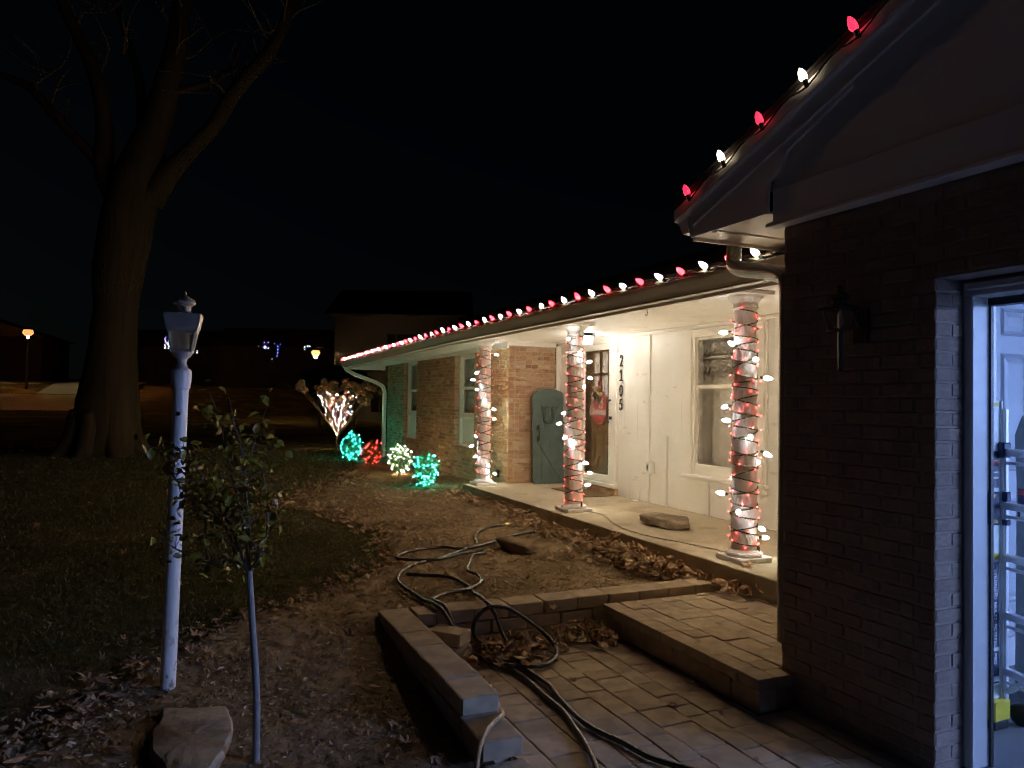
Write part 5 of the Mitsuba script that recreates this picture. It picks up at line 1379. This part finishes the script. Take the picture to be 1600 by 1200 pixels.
def oval(seed, curl):
    rg = np.random.default_rng(seed)
    t = np.linspace(0, 1, 6); w = .26 * np.sin(np.pi * t ** .8)
    v, f = [], []
    for i in range(6):
        v += [(-w[i], t[i] - .5, curl * w[i] + .12 * curl * (t[i] - .5) ** 2 * 4), (0, t[i] - .5, 0.12 * curl * (t[i] - .5) ** 2 * 4), (w[i], t[i] - .5, curl * w[i] * .8)]
    for i in range(5):
        for c in (0, 1):
            a = i * 3 + c; f += [(a, a + 1, a + 4), (a, a + 4, a + 3)]
    return np.array(v), np.array(f)
LV = [maple(1, .35), maple(2, -.4), maple(3, .5), maple(4, -.55), oval(5, .35), oval(6, -.3), maple(7, .7)]
LEAFPLY = [[mikit.ply(m, f'm_leaf_{c}') for c in range(4)] for m in LV]
def along(P, n, spread, taper=None):
    P = np.array(P, float); L = np.linalg.norm(np.diff(P, axis=0), axis=1); C = np.concatenate([[0], np.cumsum(L)])
    s = R.uniform(0, C[-1], n) if taper is None else C[-1] * R.random(n) ** taper
    x = np.interp(s, C, P[:, 0]); y = np.interp(s, C, P[:, 1])
    return np.stack([x, y], 1) + R.normal(0, spread, (n, 2))
zones = []
def zone(xy, h, tilt, size, lab, grp, ok=None):
    if ok is not None: xy = xy[ok(xy[:, 0], xy[:, 1])]
    zones.append((xy, h, tilt, size, lab, grp))
bedok = lambda x, y: ((x < -4.92) | (y < 1.15)) & (y < 3.93)
zone(along([(-10.7, 3.85), (-9, 3.82), (-7.5, 3.78), (-6.4, 3.74), (-5.4, 3.72), (-4.9, 3.78)], 620, .13, .62), .05, .55, (.06, .12), 'dry LEAF in the drift along the foot of the porch slab', 'leaves drifted against the porch', bedok)
zone(np.concatenate([along([(-6.2, 3.70), (-5.5, 3.66), (-4.95, 3.72)], 260, .10), along([(-5.4, 3.5), (-4.98, 3.6)], 120, .10)]), .12, .5, (.065, .115), 'dry LEAF in the drift along the foot of the porch slab', 'leaves drifted against the porch', bedok)
zone(np.concatenate([along([(-4.86, 3.86), (-4.55, 3.90), (-4.3, 3.92)], 34, .06)]), .05, .9, (.10, .16), 'curled LEAF on the corner of the paved step by the porch', 'leaves on the paved step', lambda x, y: (x > -4.9) & (y < 3.97) & (y > 3.7))
patio_ok = lambda x, y: (x > -4.62) & (y > 1.46) & (y < 2.78)
zone(np.concatenate([along([(-4.55, 1.62), (-4.52, 2.1), (-4.48, 2.7)], 150, .09), along([(-4.5, 1.75), (-4.25, 1.95), (-4.4, 2.15)], 170, .11), along([(-4.42, 1.52), (-3.75, 1.52)], 60, .05, .9), along([(-4.35, 2.72), (-4.5, 2.5)], 60, .09)]), .05, .55, (.07, .125),
     'curled LEAF in the corner of the sunken patio', 'leaves in the patio corner', patio_ok)
edge = [(-4.16, -.41), (-4.58, -.06), (-4.93, .25), (-5.35, .72), (-5.73, 1.19), (-6.26, 1.63), (-7.03, 1.91), (-7.91, 2.05)]
zone(along(edge, 480, .11), .03, .34, (.045, .095), 'dry LEAF along the edge between lawn and garden bed', 'leaves along the lawn edge', lambda x, y: (y < 3.9))
zone(along([(-3.35, -.85), (-3.6, -.70), (-3.9, -.52), (-4.25, -.33)], 240, .11), .03, .20, (.05, .095), 'LEAF in the drift at the lawn edge left of the lamp post', 'leaves left of the lamp post')
zone(along([(-7.91, 2.05), (-9.19, 1.74), (-10.24, 1.25), (-11.15, 1.56), (-12.53, 2.5), (-14.2, 3.1)], 520, .20), .03, .5, (.06, .12), 'dry LEAF along the far edge of the garden bed', 'leaves along the far bed edge', lambda x, y: (y < 3.9))
zone(np.stack([R.uniform(-11, -2.9, 620), R.uniform(-.6, 3.9, 620)], 1), .015, .3, (.04, .10), 'dry LEAF lying loose on the brown soil', 'loose leaves on the garden bed', lambda x, y: bedok(x, y) & inside(BED, x, y))
zone(np.stack([R.uniform(-24, -4, 620), R.uniform(-7, 3.5, 620)], 1), .03, .3, (.05, .11), 'dry LEAF lying loose on the dark lawn', 'loose leaves on the lawn', lambda x, y: ~inside(BED, x, y))
zone(np.stack([R.uniform(-4.5, -2.4, 14), R.uniform(1.5, 2.8, 14)], 1), .006, .25, (.04, .08), 'small dry LEAF on the patio pavers', 'loose leaves on the pavers', patio_ok)
every = []
for xy, h, tilt, size, lab, grp in zones:
    n = len(xy)
    rot = randrot(n, tilt)
    g = np.where((xy[:, 0] > -4.64) & (xy[:, 1] > 1.44), np.where((xy[:, 1] > 2.80), .183, .003), ground(xy[:, 0], xy[:, 1]) + .008)
    s = R.uniform(*size, n)
    z = g + np.abs(R.normal(0, h * .5, n)) + .10 * s * tilt * 2 + .004
    for i in range(n):
        every.append((np.array([xy[i, 0], xy[i, 1], z[i]]), rot[i], s[i], R.integers(len(LV)), R.choice(4, p=[.30, .32, .16, .22]), lab, grp))
def shown(p):
    c = p - EYE; w = c @ FWD
    return (1 / w if (w > 0 and abs(c @ _rt2) / w < .69 and abs(c @ UP) / w < .52) else 0)
score = np.array([e[2] * shown(e[0]) for e in every])
best = set(np.argsort(-score)[:290].tolist())
bulk = {}
for i, (p, r_, s, a, c, lab, grp) in enumerate(every):
    if i in best:
        m = np.eye(4); m[:3, :3] = r_ * s; m[:3, 3] = p
        kk = put('fallen_leaf', LEAFPLY[a][c], m)
        how = ['brown', 'tan', 'dark brown', 'pale tan'][c] + (' oval ' if a in (4, 5) else ' lobed ')
        tag(kk, lab.replace('LEAF', how + 'leaf'), 'leaf', grp)
    else:
        bulk.setdefault((a, c), []).append((p, r_, s))
lk = tag(number('leaf_litter'), 'scattered small brown leaves over bed, lawn and porch edge', 'leaf litter', kind='stuff')
for c in range(4):
    ms = []
    for a in range(len(LV)):
        b = bulk.get((a, c))
        if b: ms.append(scatter(LV[a], np.array([x[1] for x in b]), np.array([x[0] for x in b]), np.array([x[2] for x in b])))
    scene[f'{lk}__{c + 1:03d}'] = mikit.ply(cat(ms), f'm_leaf_{c}')
m = np.eye(4); m[:3, :3] = rotz(.4)[:3, :3] * .16; m[:3, 3] = (-4.60, 4.08, .362)
tag(put('fallen_leaf', LEAFPLY[0][1], m), 'single orange brown leaf on the porch floor at the foot of the nearest column', 'leaf')
m = np.eye(4); m[:3, :3] = randrot(1, .5)[0] * .15; m[:3, 3] = (-5.31, 2.51, float(ground(-5.31, 2.51)) + .03)
tag(put('fallen_leaf', LEAFPLY[2][3], m), 'pale lobed leaf standing out alone on the soil above the low wall', 'leaf')

# ------------------------------------------------------------------ soil crumbs, clippings, grass
CHIP = (np.array([(-.5, -.12, 0), (.5, -.16, .05), (.45, .14, -.02), (-.4, .16, .06)]), np.array([(0, 1, 2), (0, 2, 3)]))
lk = tag(number('mulch'), 'crumbs, twigs and dry clippings over the brown garden bed', 'mulch', kind='stuff')
for c, (n, lo, hi) in enumerate(((42000, .008, .03), (30000, .008, .035), (26000, .01, .03), (11000, .012, .035))):
    u = R.random(n)
    xs = -2.9 - 9.5 * u ** 1.25; ys_ = R.uniform(-.95, 3.95, n)
    ok = inside(BED, xs, ys_) & bedok(xs, ys_)
    xs, ys_ = xs[ok], ys_[ok]
    dist = np.hypot(xs, ys_)
    P = np.stack([xs, ys_, ground(xs, ys_) + R.uniform(-.004, .014, len(xs))], 1)
    scene[f'{lk}__{c + 1:03d}'] = mikit.ply(scatter(CHIP, randrot(len(xs), .55), P, R.uniform(lo, hi, len(xs)) * (.75 + .05 * dist)), f'm_chip_{c}')
BLADE = (np.array([(-.06, 0, 0), (.06, 0, 0), (.04, .25, .6), (0, .65, .95)]), np.array([(0, 1, 2), (0, 2, 3)]))
lk = tag(number('grass'), 'short dull grass of the dark lawn', 'grass', kind='stuff')
for c, n in enumerate((170000, 120000, 50000)):
    u = R.random(n)
    xs = -3.3 - 17 * u ** 1.5; ys_ = R.uniform(-6.5, 4.0, n)
    ok = ~inside(BED, xs, ys_) & ~in_patio(xs, ys_) & (ys_ < 3.9) & (np.abs(ys_) < 1.2 - .8 * xs)
    xs, ys_ = xs[ok], ys_[ok]
    P = np.stack([xs, ys_, ground(xs, ys_) - .01], 1)
    dist = np.hypot(xs, ys_)
    scene[f'{lk}__{c + 1:03d}'] = mikit.ply(scatter(BLADE, randrot(len(xs), .55 if c < 2 else 1.0), P, R.uniform(.018, .04, len(xs)) * (.75 + .06 * dist)), f'm_grass_{"abc"[c]}')
